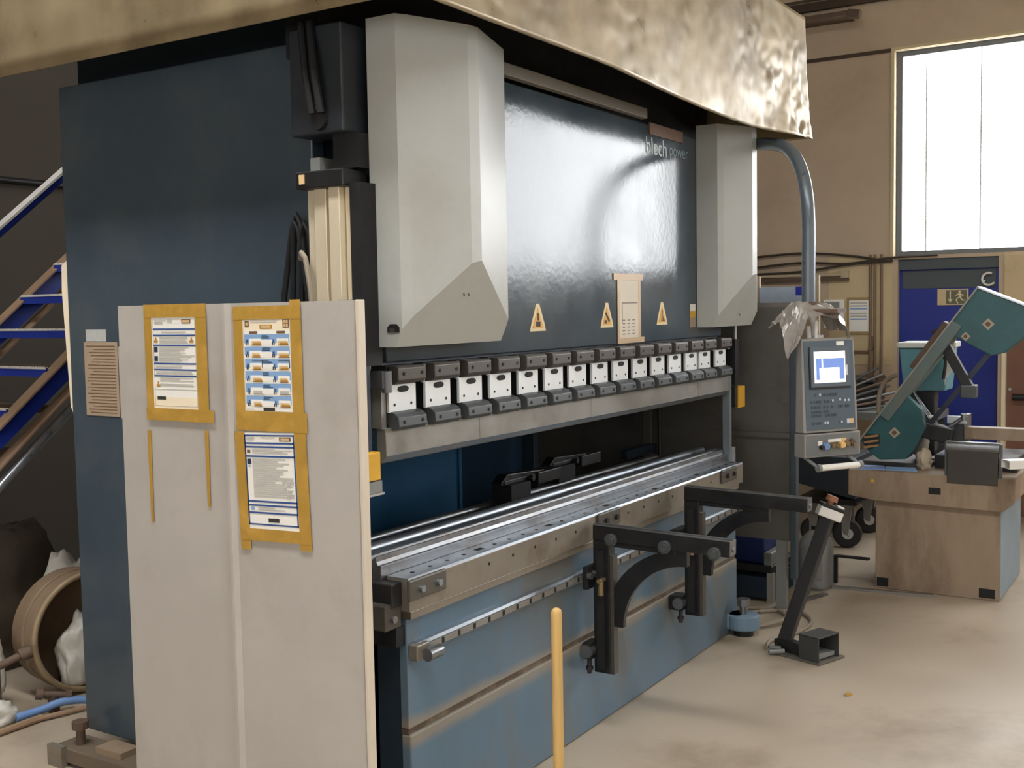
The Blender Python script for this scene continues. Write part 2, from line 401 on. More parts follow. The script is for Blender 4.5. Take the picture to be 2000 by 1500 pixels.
# crown structure under the hood
B(.08, 2.91, .30, 1.60, 2.30, 2.98).build('crown', BLUEDK, PB)
B(-.10, 3.12, .16, .30, 2.62, 2.95).build('crown_beam', BLACKM, PB)
# ram
B(.03, 2.96, .02, .10, 1.625, 2.655).build('ram', BLUE, PB, bevel=.004)
B(.03, 2.96, .045, .10, 1.40, 1.625).build('ram_lower_edge', BLUEDK, PB)
B(.60, 1.97, -.015, .02, 2.668, 2.715).build('ram_top_rail', M('rail_taupe', '#7d766a', .5), PB, bevel=.003)
B(2.05, 2.44, .012, .02, 2.61, 2.665).build('brown_plate', M('plate_brown', '#6b4a2c', .6), PB)
for tx, sz, x, mt in (('blech', .115, 2.015, M('logo_white', '#c9d2d4', .5)), ('power', .088, 2.285, M('logo_faded', '#71858d', .5))):
    text_mesh('lettering', tx, sz, mt, PB, Matrix.Translation((x, .0185, 2.52 if tx == 'blech' else 2.535)) @ FACE_NY)
# warning stickers
TRIY = M('warning_yellow', '#d29a2d', .5, var=.06)
def tri(cx, kind):
    y = .0195
    t = MB().prism([(cx-.062,1.702),(cx+.062,1.702),(cx+.052,1.73),(cx+.012,1.812),(cx-.012,1.812),(cx-.052,1.73)], 'y', y-.001, y)
    o = t.build('warning_sticker', M('sticker_cream', '#d9c48f', .5), PB); o['label'] = 'yellow triangular warning sticker'
    MB().prism([(cx-.042,1.714),(cx+.042,1.714),(cx,1.795)], 'y', y-.002, y-.001).build('yellow_field', TRIY, o)
    if kind == 0: s_ = [[(cx-.016,1.72),(cx+.016,1.72),(cx+.016,1.74),(cx-.016,1.74)], [(cx-.005,1.745),(cx+.005,1.745),(cx+.005,1.775),(cx-.005,1.775)]]
    elif kind == 1: s_ = [[(cx-.02,1.765),(cx-.01,1.77),(cx+.026,1.732),(cx+.016,1.724)], [(cx-.026,1.72),(cx-.005,1.72),(cx-.005,1.735),(cx-.026,1.735)]]
    else: s_ = [[(cx-.012,1.718),(cx-.002,1.718),(cx+.004,1.775),(cx-.002,1.778)], [(cx+.004,1.718),(cx+.03,1.718),(cx+.01,1.745)]]
    q = MB()
    for p in s_: q.prism(p, 'y', y-.003, y-.002)
    q.build('symbol', PDARK, o)
for k, cx in enumerate((1.0, 1.6, 2.185)): tri(cx, k)
o = B(2.53, 2.60, .0185, .0195, 1.68, 1.80).build('notice_plate', OLDP, PB)
B(2.53, 2.60, .0178, .0185, 1.765, 1.80).build('white_field', PAPER, o); B(2.53, 2.60, .0178, .0185, 1.73, 1.765).build('yellow_field', YEL, o)

# cylinder covers
def cover(x0, x1, nm):
    # plan section points (x, y) at full profile; bevelled bottom runs on y = -.07 - .5 (z - 1.68)
    W = x1 - x0
    sec = [(x0, .018), (x0, -.098), (x0+.035, -.118), (x0+.40*W, -.203), (x0+.485*W, -.208), (x1-.005, -.108), (x1, -.09), (x1, .018)]
    zt, zb = 2.72, 1.678
    top = [(x, y, zt) for x, y in sec]; mid = []; bot = []
    for x, y in sec:
        z = zb if y > -.0705 else 1.68 + (-.07 - y) / .5
        mid.append((x, y, z))
    botp = [(x, max(y, -.07), zb) for x, y in sec]
    m = MB(); n = len(sec)
    vs = top + mid + botp
    fs = [tuple(range(n))]
    for i in range(n - 1): fs.append((i, i+1, n+i+1, n+i))
    fs.append((n-1, 0, n, 2*n-1))
    # left side, bevel face, right side below the fold line
    fs.append((n+0, n+1, 2*n+1, 2*n+0)); fs.append((n+1, n+2, 2*n+2, 2*n+1))
    fs.append((n+2, n+3, n+4, n+5, 2*n+5, 2*n+2)); fs.append((n+5, n+6, 2*n+6, 2*n+5)); fs.append((n+6, n+7, 2*n+7, 2*n+6))
    fs.append(tuple(range(2*n, 3*n)))
    m.add(vs, fs)
    o = m.build(nm, GREYC, PB)
    bm = bmesh.new(); bm.from_mesh(o.data); bmesh.ops.remove_doubles(bm, verts=bm.verts, dist=1e-5)
    bmesh.ops.dissolve_degenerate(bm, edges=bm.edges, dist=1e-5)
    bmesh.ops.recalc_face_normals(bm, faces=bm.faces); bm.to_mesh(o.data); bm.free()
    return o
cl = cover(-.035, .585, 'cylinder_cover'); cr = cover(2.62, 3.18, 'cylinder_cover')
text_mesh('lettering', 'Y1', .05, PDARK, cl, Matrix.Translation((.215, -.158, 1.84)) @ Matrix.Rotation(math.radians(-27), 4, 'X') @ FACE_NY, shear=.35)
# latch slot on the left cover's side
MB().prism([(-.088,1.725),(-.040,1.725),(-.040,1.742),(-.052,1.752),(-.076,1.752),(-.088,1.742)], 'x', -.037, -.0345).build('latch_slot', BLACKM, cl)
MB().prism([(-.07,1.726),(-.05,1.726),(-.05,1.738),(-.07,1.738)], 'x', -.0385, -.037).build('latch', STEEL, cl)
MB().cyl((2.93, -.106, 1.74), (2.93, -.098, 1.74), .006).build('screw', STEEL, cr)

# hood: dented sheet-metal skirt
def hood():
    HX0, HX1, HY0, HY1, HZ0, HZ1 = -.25, 3.33, -.33, 2.15, 2.70, 3.36
    m = MB()
    def face(fn, nu, nv):
        k = [[fn(i/nu, j/nv) for i in range(nu+1)] for j in range(nv+1)]
        vs = [v for r in k for v in r]
        m.add(vs, [(j*(nu+1)+i, j*(nu+1)+i+1, (j+1)*(nu+1)+i+1, (j+1)*(nu+1)+i) for j in range(nv) for i in range(nu)])
    def front(u, v):
        x = HX0 + (HX1-HX0)*u; z0 = HZ0 - .035*math.sin(math.pi*min(1, max(0, (u-.35)/.65)))*1 + .015*max(0, u-.9)*10*.0
        z = z0 + (HZ1 - z0)*v
        c = max(0, (u-.6)/.4)
        amp = .004 + .055*c*c*(1-v)**1.1
        p = Vector((x*3.1, z*4.2, 1.3))
        dn = noise.noise(p) * 1.0 + .7*abs(noise.noise(p*2.3)) + .4*abs(noise.noise(p*4.1))
        edge = min(1, (1-u)*14)
        y = HY0 + .002 - amp*dn*(.35+.65*edge) - (.05*(1-v)**2*max(0, (u-.8)/.2))
        return (x, y, z)
    face(front, 220, 40)
    face(lambda u, v: (HX0 - .004*noise.noise(Vector((u*4, v*3, 5))), HY0 + (HY1-HY0)*u, HZ0 + (HZ1-HZ0)*v), 40, 10)
    def right(u, v):
        f0 = front(1, v); return (HX1 if u else f0[0], f0[1] + (HY1 - f0[1])*u, (f0[2] if u == 0 else HZ0 + (HZ1-HZ0)*v))
    face(right, 1, 40)
    face(lambda u, v: (HX0 + (HX1-HX0)*u, HY0 + (HY1-HY0)*v, HZ1), 1, 1)
    o = m.build('hood', HOOD, PB, smooth=True, solid=.006)
    return o
hd = hood()

# punch segments
for a, b in ((-.025,.52),(.52,1.385),(1.385,2.02),(2.02,2.55),(2.55,2.99)):
    MB().prism([(-.012,1.412),(-.014,1.322),(.002,1.302),(.008,1.297),(.014,1.302),(.026,1.34),(.026,1.412)], 'x', a+.0008, b-.0008).build('punch_segment', PUNCHM, PB, bevel=.0015, seg=1)
MB().prism([(-.0145,1.322),(.0015,1.302),(.0015,1.310),(-.011,1.3245)], 'x', -.024, 2.989).build('punch_edge', STEELB, PB)

# clamps: one built with sub-parts, fourteen copies
def clamp():
    b = B(.004, .156, .002, .044, 1.42, 1.615).build('clamp', BLACK, PB, bevel=.002)
    # upper jaw with chamfered nose
    MB().prism([(.0,1.556),(-.030,1.556),(-.042,1.568),(-.042,1.606),(-.036,1.614),(.0,1.614)], 'x', .012, .162).build('upper_jaw', CLAMPU, b, bevel=.002)
    B(.0, .146, -.010, .002, 1.462, 1.553).build('face_plate', ALUPL, b, bevel=.0015, seg=1)
    sl = [(.075+.022*math.cos(t)+(.008 if math.cos(t) > 0 else -.008), 1.536+.0105*math.sin(t)) for t in [k*math.pi/8 for k in range(16)]]
    MB().prism(sl, 'y', -.0115, -.0095).build('slot', BLACKM, b)
    for xx in (.028, .118): MB().cyl((xx, -.0115, 1.486), (xx, -.0095, 1.486), .005, 10).build('dowel', BLACKM, b)
    MB().prism([(.002,1.464),(-.012,1.464),(-.030,1.458),(-.044,1.446),(-.046,1.416),(-.034,1.404),(.002,1.404)], 'x', .006, .158).build('lower_jaw', CLAMP, b, bevel=.002)
    for xx in (.035, .135):
        MB().cyl((xx+.006, -.0445, 1.588), (xx+.006, -.040, 1.588), .006, 8).build('bolt', BLACKM, b)
        MB().cyl((xx, -.0475, 1.430), (xx, -.044, 1.430), .006, 8).build('bolt', BLACKM, b)
    MB().cyl((.182, -.012, 1.55), (.182, -.012, 1.612), .008, 10).cyl((.182, -.012, 1.562), (.182, -.012, 1.572), .011, 10).cyl((.182, -.012, 1.59), (.182, -.012, 1.612), .0115, 10).build('adjusting_screw', STEELB, b, smooth=True)
    MB().cyl((.178, -.018, 1.405), (.178, -.018, 1.432), .009, 10).cyl((.178, -.018, 1.415), (.178, -.018, 1.421), .012, 10).build('lower_screw', STEELB, b, smooth=True)
    return b
c0 = clamp()
for i in range(1, 15): copy_tree(c0, (.2*i - (.02 if i == 13 else 0), 0, 0), PB)
# end block left of the first clamp
MB().box(-.045, .0, -.02, .04, 1.545, 1.60).cyl((-.02, -.02, 1.53), (-.02, -.02, 1.60), .016).build('end_screw', STEEL, PB)
B(-.028, -.004, .0, .04, 1.412, 1.56).build('end_plate', PUNCHM, PB)

# bed
B(.0, 2.93, -.03, .30, .0, .785).build('bed', BLUEDK, PB)
B(-.004, 2.95, -.062, -.03, .415, .785).build('apron_upper', BLUEAP, PB, bevel=.003)
B(-.004, 2.95, -.068, -.03, .003, .395).build('apron_lower', BLUEAP, PB, bevel=.006)
SEAM = M('seam_dirt', '#57493a', .8, var=.25, scale=12, dirt='#8c8070', damt=.7, dscale=6)
B(-.002, 2.948, -.058, -.03, .395, .415).build('seam', SEAM, PB)
B(-.004, 2.95, -.082, -.03, .785, .812).build('bed_lip', DIEH, PB, bevel=.002)
# die holder
MB().prism([(-.09,.815),(-.09,.918),(-.084,.925),(.004,.925),(.004,.90),(.09,.90),(.09,.815)], 'x', -.02, 2.99).build('die_holder', DIEH, PB, bevel=.0015, seg=1)
MB().prism([(-.0895,.9185),(-.084,.926),(.003,.926),(.003,.9245),(-.084,.9245)], 'x', -.02, 2.99).build('holder_top_strip', STEELB, PB)
for i in range(30):
    x = .06 + i*.1
    if i % 5 == 4: q = B(x-.02, x+.02, -.05, -.03, .9255, .927)
    else: q = MB().cyl((x, -.042, .9255), (x, -.042, .927), .008, 10)
    q.build('hole', BLACKM, PB)
for i in range(16):
    x = .45 + i*.16
    MB().cyl((x, -.0915, .88), (x, -.0895, .88), .006, 8).build('hole', BLACKM, PB)
for x in (-.035, 1.27, 2.66):
    o = B(x, x+.205, -.104, -.09, .853, .924).build('stop_plate', M('stop_plate_dark', '#5a5750', .45, metal=.4), PB, bevel=.006)
    for dx in (.06, .155): MB().cyl((x+dx, -.116, .887), (x+dx, -.103, .887), .012, 12).build('bolt', STEELB if x < 0 else BLACK, o)
# left end of the holder: dark clamp block and bracket
B(-.075, -.02, -.06, .11, .835, .915).build('end_block', BLACK, PB, bevel=.004)
o = B(-.105, -.02, -.055, .02, .765, .85).build('end_bracket', CLAMPU, PB, bevel=.004)
MB().cyl((-.065, -.066, .80), (-.065, -.05, .80), .012).build('bolt', STEEL, o)
B(-.05, .0, -.055, .06, .70, .765).build('end_foot', BLACKM, PB)
# multi-V die block
MB().prism([(.006,.902),(.006,.958),(.014,.962),(.018,.962),(.024,.974),(.026,.990),(.034,.990),(.045,.972),(.056,.990),(.086,.990),(.090,.984),(.090,.902),(.060,.902),(.048,.918),(.036,.902)], 'x', -.045, 3.02).build('die_block', STEEL, PB, bevel=.001, seg=1)
MB().prism([(.015,.956),(.005,.959),(.005,.963),(.018,.9625)], 'x', -.045, 3.02).build('die_ledge', STEELB, PB)
MB().prism([(.057,.9902),(.087,.9902),(.087,.992),(.057,.992)], 'x', -.044, 3.019).build('die_top', STEELB, PB)
B(-.10, 3.04, .13, .22, .88, .955).build('rear_table', BLACK, PB)
MB().cyl((-.12, .175, .972), (3.04, .175, .972), .022, 16).build('back_gauge_rail', STEELB, PB, smooth=True)
B(-.13, -.05, .10, .25, .80, .98).build('rail_end_block', CLAMP, PB, bevel=.004)
# front linear rail with mounting holes
MB().prism([(-.0615,.655),(-.075,.655),(-.088,.668),(-.082,.68),(-.088,.692),(-.080,.702),(-.0615,.702)], 'x', .03, 2.94).build('front_rail', STEELB, PB, bevel=.001, seg=1)
B(.03, 2.94, -.0895, -.0875, .668, .690).build('rail_face', PUNCHM, PB)
for i in range(30):
    x = .16 + i*.095
    MB().prism([(x-.007,.669),(x+.007,.669),(x+.007,.688),(x-.007,.688)], 'y', -.0905, -.089).build('rail_hole', BLACKM, PB)
o = B(.0, .07, -.10, -.062, .648, .70).build('rail_end_stop', DIEH, PB, bevel=.004)
MB().cyl((.03, -.118, .665), (.10, -.118, .665), .022, 14).build('roller', STEEL, o, smooth=True)
B(2.93, 2.99, -.13, -.06, .66, .72).build('rail_end_stop', DIEH, PB, bevel=.004)
# right end stop plate and upright strip
B(3.03, 3.06, -.02, .03, .70, 1.0).build('end_upright', GALV, PB)
B(3.0, 3.03, -.01, .03, .88, 1.40).build('guide_post', M('post_grey', '#6e7679', .5), PB)
# back gauge fingers
for x, y in ((1.17, .33), (1.74, .42)):
    o = MB().box(x, x+.34, y-.03, y+.03, 1.03, 1.05).box(x+.26, x+.46, y-.045, y+.045, 1.0, 1.055).build('back_gauge_finger', BLACK, PB, bevel=.004)
    MB().prism([(x-.02,1.045),(x+.03,1.075),(x+.34,1.058),(x+.34,1.05),(x-.02,1.03)], 'y', y-.025, y+.025).build('finger_tip', BLACKP, o, bevel=.002)
    MB().cyl((x+.10, y, .93), (x+.10, y, 1.03), .03, 14).box(x+.02, x+.18, y-.05, y+.05, .955, 1.03).build('finger_carriage', BLACKM, o)
    MB().cyl((x+.20, y-.035, 1.04), (x+.20, y-.055, 1.04), .014).build('knob', BLACK, o)
MB().cyl((.05, .40, .935), (2.92, .40, .935), .018, 12).build('ball_screw', STEEL, PB, smooth=True)
# inner back panels and posts
B(.075, 1.81, 1.00, 1.02, .05, 2.2).build('rear_panel', BLUEIN, PB)
B(1.82, 2.92, 1.30, 1.32, .05, 2.2).build('rear_panel', M('inner_navy', '#2a4a66', .5), PB)
B(1.81, 1.835, .99, 1.32, .05, 2.2).build('panel_edge', BLUEIN, PB)
# hydraulic block and safety sensor carrier at the left column
o = B(-.13, .0, .04, .26, 2.36, 2.70).build('hydraulic_block', M('hydraulic_black', '#23282e', .5, var=.1), PB, bevel=.006)
MB().cyl((-.15, .13, 2.40), (-.13, .13, 2.40), .03).build('port', BLACK, o)
MB().cyl((-.15, .145, 2.445), (-.125, .145, 2.445), .018).build('brass_plug', M('plug', '#a39b86', .4, metal=.5), o)
for dy in (0, .035): MB().tube([(-.155,.11+dy,2.42),(-.165,.125+dy,2.55),(-.14,.16+dy,2.71)], .013).build('hose', BLACKM, o)
MB().box(-.09, -.02, .02, .12, 2.25, 2.36).build('cylinder_rod', BLACKM, PB)
B(-.11, -.02, .16, .20, 2.24, 2.29).build('sensor_cap', PLAST, PB)
o = MB().box(-.14, -.02, .04, .24, 2.19, 2.245).build('carrier_head', BLACK, PB, bevel=.004)
B(-.145, -.14, .20, .22, 2.205, 2.235).build('label_plate', PTAN, o)
pr = MB()
for a, b, x in ((.19,.225,-.10),(.135,.185,-.115),(.12,.132,-.10),(.07,.115,-.125),(.045,.066,-.10)): pr.box(x, -.02, a, b, 1.60, 2.19)
pr.build('aluminium_profile', ALUPR, PB, bevel=.002)
B(-.045, -.02, .225, .275, 1.60, 2.19).build('carrier_plate', M('plate_blue', '#6d8898', .45), PB)
B(-.11, -.02, -.005, .04, 1.62, 2.2).build('profile_painted_shadow', BLACKM, PB)  # matt black block standing for the shade beside the profile
MB().box(-.14, -.06, .02, .06, 1.80, 1.83).cyl((-.14, .01, 1.82), (-.14, .07, 1.82), .012).build('clamp_lever', STEEL, PB)
for y0, y1, zt, bl in ((.345,.40,2.10,.07),(.335,.36,2.12,.05),(.30,.32,2.09,.03)):
    MB().tube([(-.03,y1+.02,1.60),(-.04,y1,1.85),(-.05,y0,zt-.03),(-.05,y0-.012,zt),(-.05,y0-.03,zt-.03),(-.04,y0-.055,1.85),(-.03,y0-.05,1.60)], .011, 8).build('cable_loop', BLACKM, PB, smooth=True)
MB().tube([(-.08,.28,1.97),(-.10,.26,1.99),(-.12,.225,1.97),(-.13,.20,1.88),(-.12,.19,1.70)], .009, 8).build('sensor_cable', HOSEG, PB, smooth=True)
# laser guards at both ends of the punch
o = B(-.135, -.075, -.03, .03, 1.255, 1.345).build('safety_sensor', YEL, PB, bevel=.003)
B(-.137, -.134, -.02, .02, 1.30, 1.305).build('slot', PBRN, o); B(-.137, -.134, -.02, .02, 1.272, 1.277).build('slot', PBRN, o)
B(-.135, -.07, -.03, .03, 1.215, 1.252).build('sensor_window', PLAST, o); B(-.14, -.065, -.035, .035, 1.207, 1.214).build('sensor_foot', GALV, o)
B(-.12, -.08, .0, .05, 1.345, 1.64).build('sensor_bracket', BLUEDK, PB)
MB().cyl((-.15, .03, 1.50), (-.10, .03, 1.50), .02).build('bracket_knob', GALV, PB, smooth=True)
o = B(3.10, 3.19, -.03, .06, 1.215, 1.335).build('safety_sensor', YEL, PB, bevel=.003)
B(3.06, 3.10, -.02, .05, 1.22, 1.34).build('sensor_back', BLACK, o)
B(3.09, 3.15, -.01, .05, 1.345, 1.60).build('sensor_bracket', BLACK, PB)
MB().cyl((3.17, .02, 1.34), (3.17, .02, 1.68), .009).build('sensor_rod', GALV, PB, smooth=True)
# old labels on the left side frame
o = B(-.0025, -.001, 1.325, 1.527, 1.40, 1.692).build('instruction_label', OLDP, PB)
for k in range(22): B(-.0032, -.0025, 1.34, 1.515 - .05*random.random(), 1.412+k*.0125, 1.415+k*.0125).build('text_line', PBRN, o)
B(-.0025, -.001, 1.39, 1.512, 1.695, 1.742).build('type_label', M('label_silver', '#b7bab6', .5, var=.08, scale=40), PB)
o = B(-.0022, -.001, 1.18, 1.32, 1.395, 1.675).build('picture_label', M('label_pale', '#b3aa9c', .6), PB)
B(-.003, -.0022, 1.262, 1.30, 1.475, 1.615).build('picture', M('label_picture', '#6f7884', .6), o)
B(-.0036, -.003, 1.268, 1.284, 1.475, 1.615).build('red_stripe', M('label_red', '#774536', .6), o)
# feet
o = MB().box(-.14, .0, 1.15, 1.64, .015, .075).build('rear_foot', M('foot_brown', '#6a5d4e', .7, var=.2), PB, bevel=.005)
MB().cyl((-.08, 1.55, .075), (-.08, 1.55, .16), .018).cyl((-.08, 1.55, .14), (-.08, 1.55, .17), .032, 10).build('foot_bolt', RUST, o)
B(-.11, -.02, 1.27, 1.42, .075, .10).build('foot_shim', SAWB, o)
B(-.165, -.14, 1.56, 1.65, .0, .085).build('foot_end', DIEH, o)
o = MB().cyl((2.86, -.14, .035), (2.86, -.14, .115), .085, 22).box(2.80, 2.93, -.14, -.06, .035, .115).build('front_foot', M('foot_blue', '#6d8496', .5), PB, bevel=.008)
MB().cyl((2.86, -.14, .0), (2.86, -.14, .035), .055, 18).build('foot_pad', BLACK, o)
MB().cyl((2.86, -.14, .115), (2.86, -.14, .19), .022, 12).cyl((2.86, -.14, .16), (2.86, -.14, .20), .034, 6).build('foot_bolt', STEEL, o)

# taped paper on the ram
nt_ = thing('taped_notice', 'faded cream paper taped to the blue ram between two triangular stickers', 'notice', (1.82, .018, 1.62))
B(1.715, 1.925, .0165, .0185, 1.645, 1.925).build('paper', M('paper_faded', '#d6cdb9', .6, var=.06), nt_)
for a in ((1.665,1.965,1.915,1.945), (1.70,1.975,1.625,1.65), (1.70,1.722,1.65,1.915), (1.918,1.94,1.65,1.915)):
    B(a[0], a[1], .0155, .0172, a[2], a[3]).build('tape_strip', M('tape_clear', '#c9ab84', .4, var=.12), nt_)
q = MB(); q.box(1.745, 1.905, .0158, .0164, 1.808, 1.813); q.box(1.745, 1.75, .0158, .0164, 1.72, 1.81)
for i in range(5):
    for j in range(3): q.box(1.75+.05*j, 1.775+.05*j, .0158, .0164, 1.665+.016*i, 1.670+.016*i)
q.build('printing', M('print_faded', '#7f7668', .7), nt_)

# ================================================================== SUPPORT ARMS
def support_arm(x, y0, L, label, tilt, zt, knobs=True):
    t = thing('support_arm', label, 'support arm', (x+.03, y0, .25), 'front sheet support arms')
    R = Matrix.Translation((0, y0, zt)) @ Matrix.Rotation(-tilt, 4, 'X') @ Matrix.Translation((0, -y0, -zt))
    b = MB().box(x, x+.052, y0-L, y0, zt-.062, zt).xf(R).build('beam', BLACKP, t, bevel=.003)
    MB().box(x+.002, x+.02, y0-L, y0, zt+.0005, zt+.004).box(x+.032, x+.05, y0-L, y0, zt+.0005, zt+.004).xf(R).build('top_strips', STEEL, b)
    MB().box(x-.002, x+.054, y0-L-.004, y0-L, zt-.055, zt+.003).cyl((x+.026, y0-L-.01, zt-.03), (x+.026, y0-L, zt-.03), .012, m=0).xf(R).build('end_cap', STEEL, b)
    MB().box(x+.006, x+.046, y0-L*.62, y0, zt-.082, zt-.062).xf(R).build('under_rail', BLACKP, b, bevel=.002)
    p = MB().box(x, x+.052, y0-.075, y0, zt-.62, zt-.065).build('post', BLACKP, t, bevel=.003)
    MB().box(x-.012, x+.0, y0-.055, y0-.02, zt-.60, zt-.10).build('post_rib', BLACK, p)
    # curved gusset
    n = 14; r = .34; cy, cz = y0-.075-r, zt-.08-r
    outer = []; inner = []
    for i in range(n+1):
        a = math.radians(90*i/n)
        outer.append((cy + (r+.03)*math.cos(a) - .0, cz + (r+.01)*math.sin(a)))
        inner.append((cy + (r-.055)*math.cos(a), cz + (r-.055)*math.sin(a)))
    MB().prism(outer + inner[::-1], 'x', x+.012, x+.04).build('curved_gusset', BLACKP, t, bevel=.002)
    MB().box(x+.006, x+.046, y0-.09, y0-.074, zt-.62, zt-.12).build('lower_plate', PUNCHM if False else CLAMPU, t)
    for k, yy in enumerate((y0-.09, y0-.33, y0-L+.06) if knobs else ()):
        MB().cyl((x-.02, yy, zt-.05+.0*k), (x, yy, zt-.05), .027, 18).cyl((x-.026, yy, zt-.05), (x-.02, yy, zt-.05), .018, 14).xf(R).build('knob', CLAMP, t, bevel=.002, smooth=True)
    # carriage on the rail and lower stop roller
    c = MB().box(x-.05, x+.09, y0, -.091, .63, .725).build('carriage', BLACKM, t, bevel=.004)
    for dx in (-.045, .0): MB().cyl((x+dx, y0-.02, .69), (x+dx, y0, .69), .014).build('bolt', STEEL, c)
    MB().cyl((x-.03, y0-.05, .61), (x-.03, y0-.05, .67), .012).cyl((x-.05, y0-.05, .672), (x-.0, y0-.05, .672), .009).build('clamp_handle', BRASS, c)
    lo = MB().box(x-.03, x+.052, y0, -.075, .33, .40).build('lower_stop', BLACKM, t, bevel=.004)
    MB().cyl((x-.04, y0+.02, .365), (x+.0, y0+.02, .365), .028, 16).build('stop_roller', STEEL, lo, smooth=True)
    MB().cyl((x-.015, y0+.015, .27), (x-.015, y0+.015, .33), .01, 10).cyl((x-.015, y0+.015, .285), (x-.015, y0+.015, .30), .016, 6).build('stop_bolt', BLACK, lo)
    return t
BRASS = M('brassy', '#8d7a58', .4, metal=.6)
support_arm(1.19, -.115, .60, 'nearer black support arm with three round knobs in front of the bed', math.radians(-1.4), .893)
support_arm(2.06, -.145, .60, 'farther black support arm beyond the knobbed one near the pedal post', math.radians(-1.4), .927, False)

# ================================================================== GUARD PANELS
g = thing('guard_panel', 'tall beige sheet-metal guard panel with taped notices beside the left frame', 'guard panel', (-.42, .27, 0), 'side guard panels')
GX = -.42
sec = [(-.225, GX), (-.225, GX+.002), (.262, GX+.002), (.274, GX-.012), (.284, GX-.012), (.296, GX+.003), (.785, GX+.003)]
m = MB(); n = len(sec)
vs = [(x, y, z) for z in (.02, 1.826) for y, x in sec]
m.add(vs, [(i, i+1, n+i+1, n+i) for i in range(n-1)])
m.add([(GX, -.225, .02), (GX+.03, -.240, .02), (GX+.03, -.240, 1.826), (GX, -.225, 1.826)], [(0, 1, 2, 3)])
m.add([(GX+.003, .785, .02), (GX+.04, .785, .02), (GX+.04, .785, 1.826), (GX+.003, .785, 1.826)], [(0, 1, 2, 3)])
m.build('sheet', GUARD, g, solid=.004)
m = MB().box(GX+.008, GX+.035, -.222, .78, .0, .03).box(GX+.008, GX+.035, -.222, .78, 1.79, 1.82)
m.build('stiffener', GUARD, g)
B(GX-.0005, GX+.028, -.246, -.232, .0, 1.828).build('front_flange', M('guard_edge_lit', '#cfc4b2', .5, var=.06), g, bevel=.003)  # flange painted lighter than the sheet, as if catching light
for z in (.5, 1.4): MB().box(GX+.03, -.001, .60, .64, z, z+.05).build('hinge_arm', BLUEDK, g)
g = thing('guard_panel', 'dark shaded guard panel behind the control pendant at the right end', 'guard panel', (3.42, .2, 0), 'side guard panels')
GDK = M('guard_shaded', '#5a5751', .5, var=.14, scale=4, dirt='#33383c', damt=.6)  # guard colour darkened, the machine's shade is put into it
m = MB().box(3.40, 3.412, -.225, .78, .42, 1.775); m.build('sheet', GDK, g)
B(3.385, 3.43, -.262, -.225, .20, 1.79).build('front_flange', M('guard_edge_blue', '#3f4a51', .45), g, bevel=.004)
B(3.40, 3.44, -.225, .78, 1.775, 1.80).build('top_rail', M('guard_top', '#6d675f', .5), g)
B(3.39, 3.43, -.20, -.14, 0, .42).build('leg', PLAST, g); B(3.39, 3.43, .70, .76, 0, .42).build('leg', PLAST, g)
for z in (.9, 1.5): B(2.99, 3.40, .62, .66, z, z+.05).build('hinge_arm', BLUEDK, g)
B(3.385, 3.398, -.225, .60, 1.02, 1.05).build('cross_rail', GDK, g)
o = B(3.37, 3.43, .64, .70, .42, 1.80).build('rear_post', M('post_taupe', '#5d5951', .5), g, bevel=.004)
MB().cyl((3.38, .59, .42), (3.38, .59, 1.78), .012, 10).build('rear_pipe', BLACK, g)
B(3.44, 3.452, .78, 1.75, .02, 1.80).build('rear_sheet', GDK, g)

# taped notices on the near guard panel; local frame: y runs to the left of the picture
PX = GX - .0022
def rect(q, yc0, yc1, z0, z1, lay, m=0): q.box(PX - .0008*lay - .0006, PX - .0008*lay, min(yc0, yc1), max(yc0, yc1), z0, z1, m)
def notice(label, pl, pr_, zb, zt, tapes, printer, skew=0, paper=PAPER):
    t = thing('notice_sheet', label, 'notice', (PX, (pl+pr_)/2, zb-.04), 'taped notices on the guard panel')
    Rm = Matrix.Translation((0, (pl+pr_)/2, (zb+zt)/2)) @ Matrix.Rotation(skew, 4, 'X') @ Matrix.Translation((0, -(pl+pr_)/2, -(zb+zt)/2))
    q = MB(); rect(q, pl, pr_, zb, zt, 1); q.xf(Rm).build('paper', paper, t)
    for a in tapes:
        q = MB(); rect(q, *a, 2 if a[1]-a[0] and abs(a[3]-a[2]) > abs(a[1]-a[0]) else 3); q.xf(Rm).build('tape_strip', TAPE, t)
    layers = {}
    def pr(mat, u0, u1, v0, v1, lay=2):      # u from left, v from top, both 0..1 of the sheet
        q = layers.setdefault((mat.name, lay), MB())
        rect(q, pl + (pr_-pl)*u0, pl + (pr_-pl)*u1, zt - (zt-zb)*v1, zt - (zt-zb)*v0, lay)
    printer(pr)
    nm = {'print_blue': 'blue_bars', 'print_navy': 'dark_bars', 'print_grey': 'text_lines', 'print_ochre': 'ochre_symbols', 'print_brown': 'brown_boxes',
          'print_sky': 'sky_pictures', 'print_dark': 'figures', 'print_tan': 'sand_pictures', 'paper_white': 'white_fields', 'paper_cream': 'cream_field'}
    for (mn, lay), q in layers.items(): q.xf(Rm).build(nm.get(mn, 'printing'), MATS[mn], t)['kind'] = 'stuff'
    return t
def frame_(pr, mat, u0, u1, v0, v1, w=.008):
    pr(mat, u0, u1, v0, v0+w*.7); pr(mat, u0, u1, v1-w*.7, v1); pr(mat, u0, u0+w, v0, v1); pr(mat, u1-w, u1, v0, v1)
def txt(pr, u0, u1, v0, v1, n, seed=0):
    r = random.Random(seed)
    for i in range(n):
        v = v0 + (v1-v0)*i/n; pr(PGREY, u0, u1 - (u1-u0)*.45*r.random()**2, v, v + (v1-v0)/n*.62)
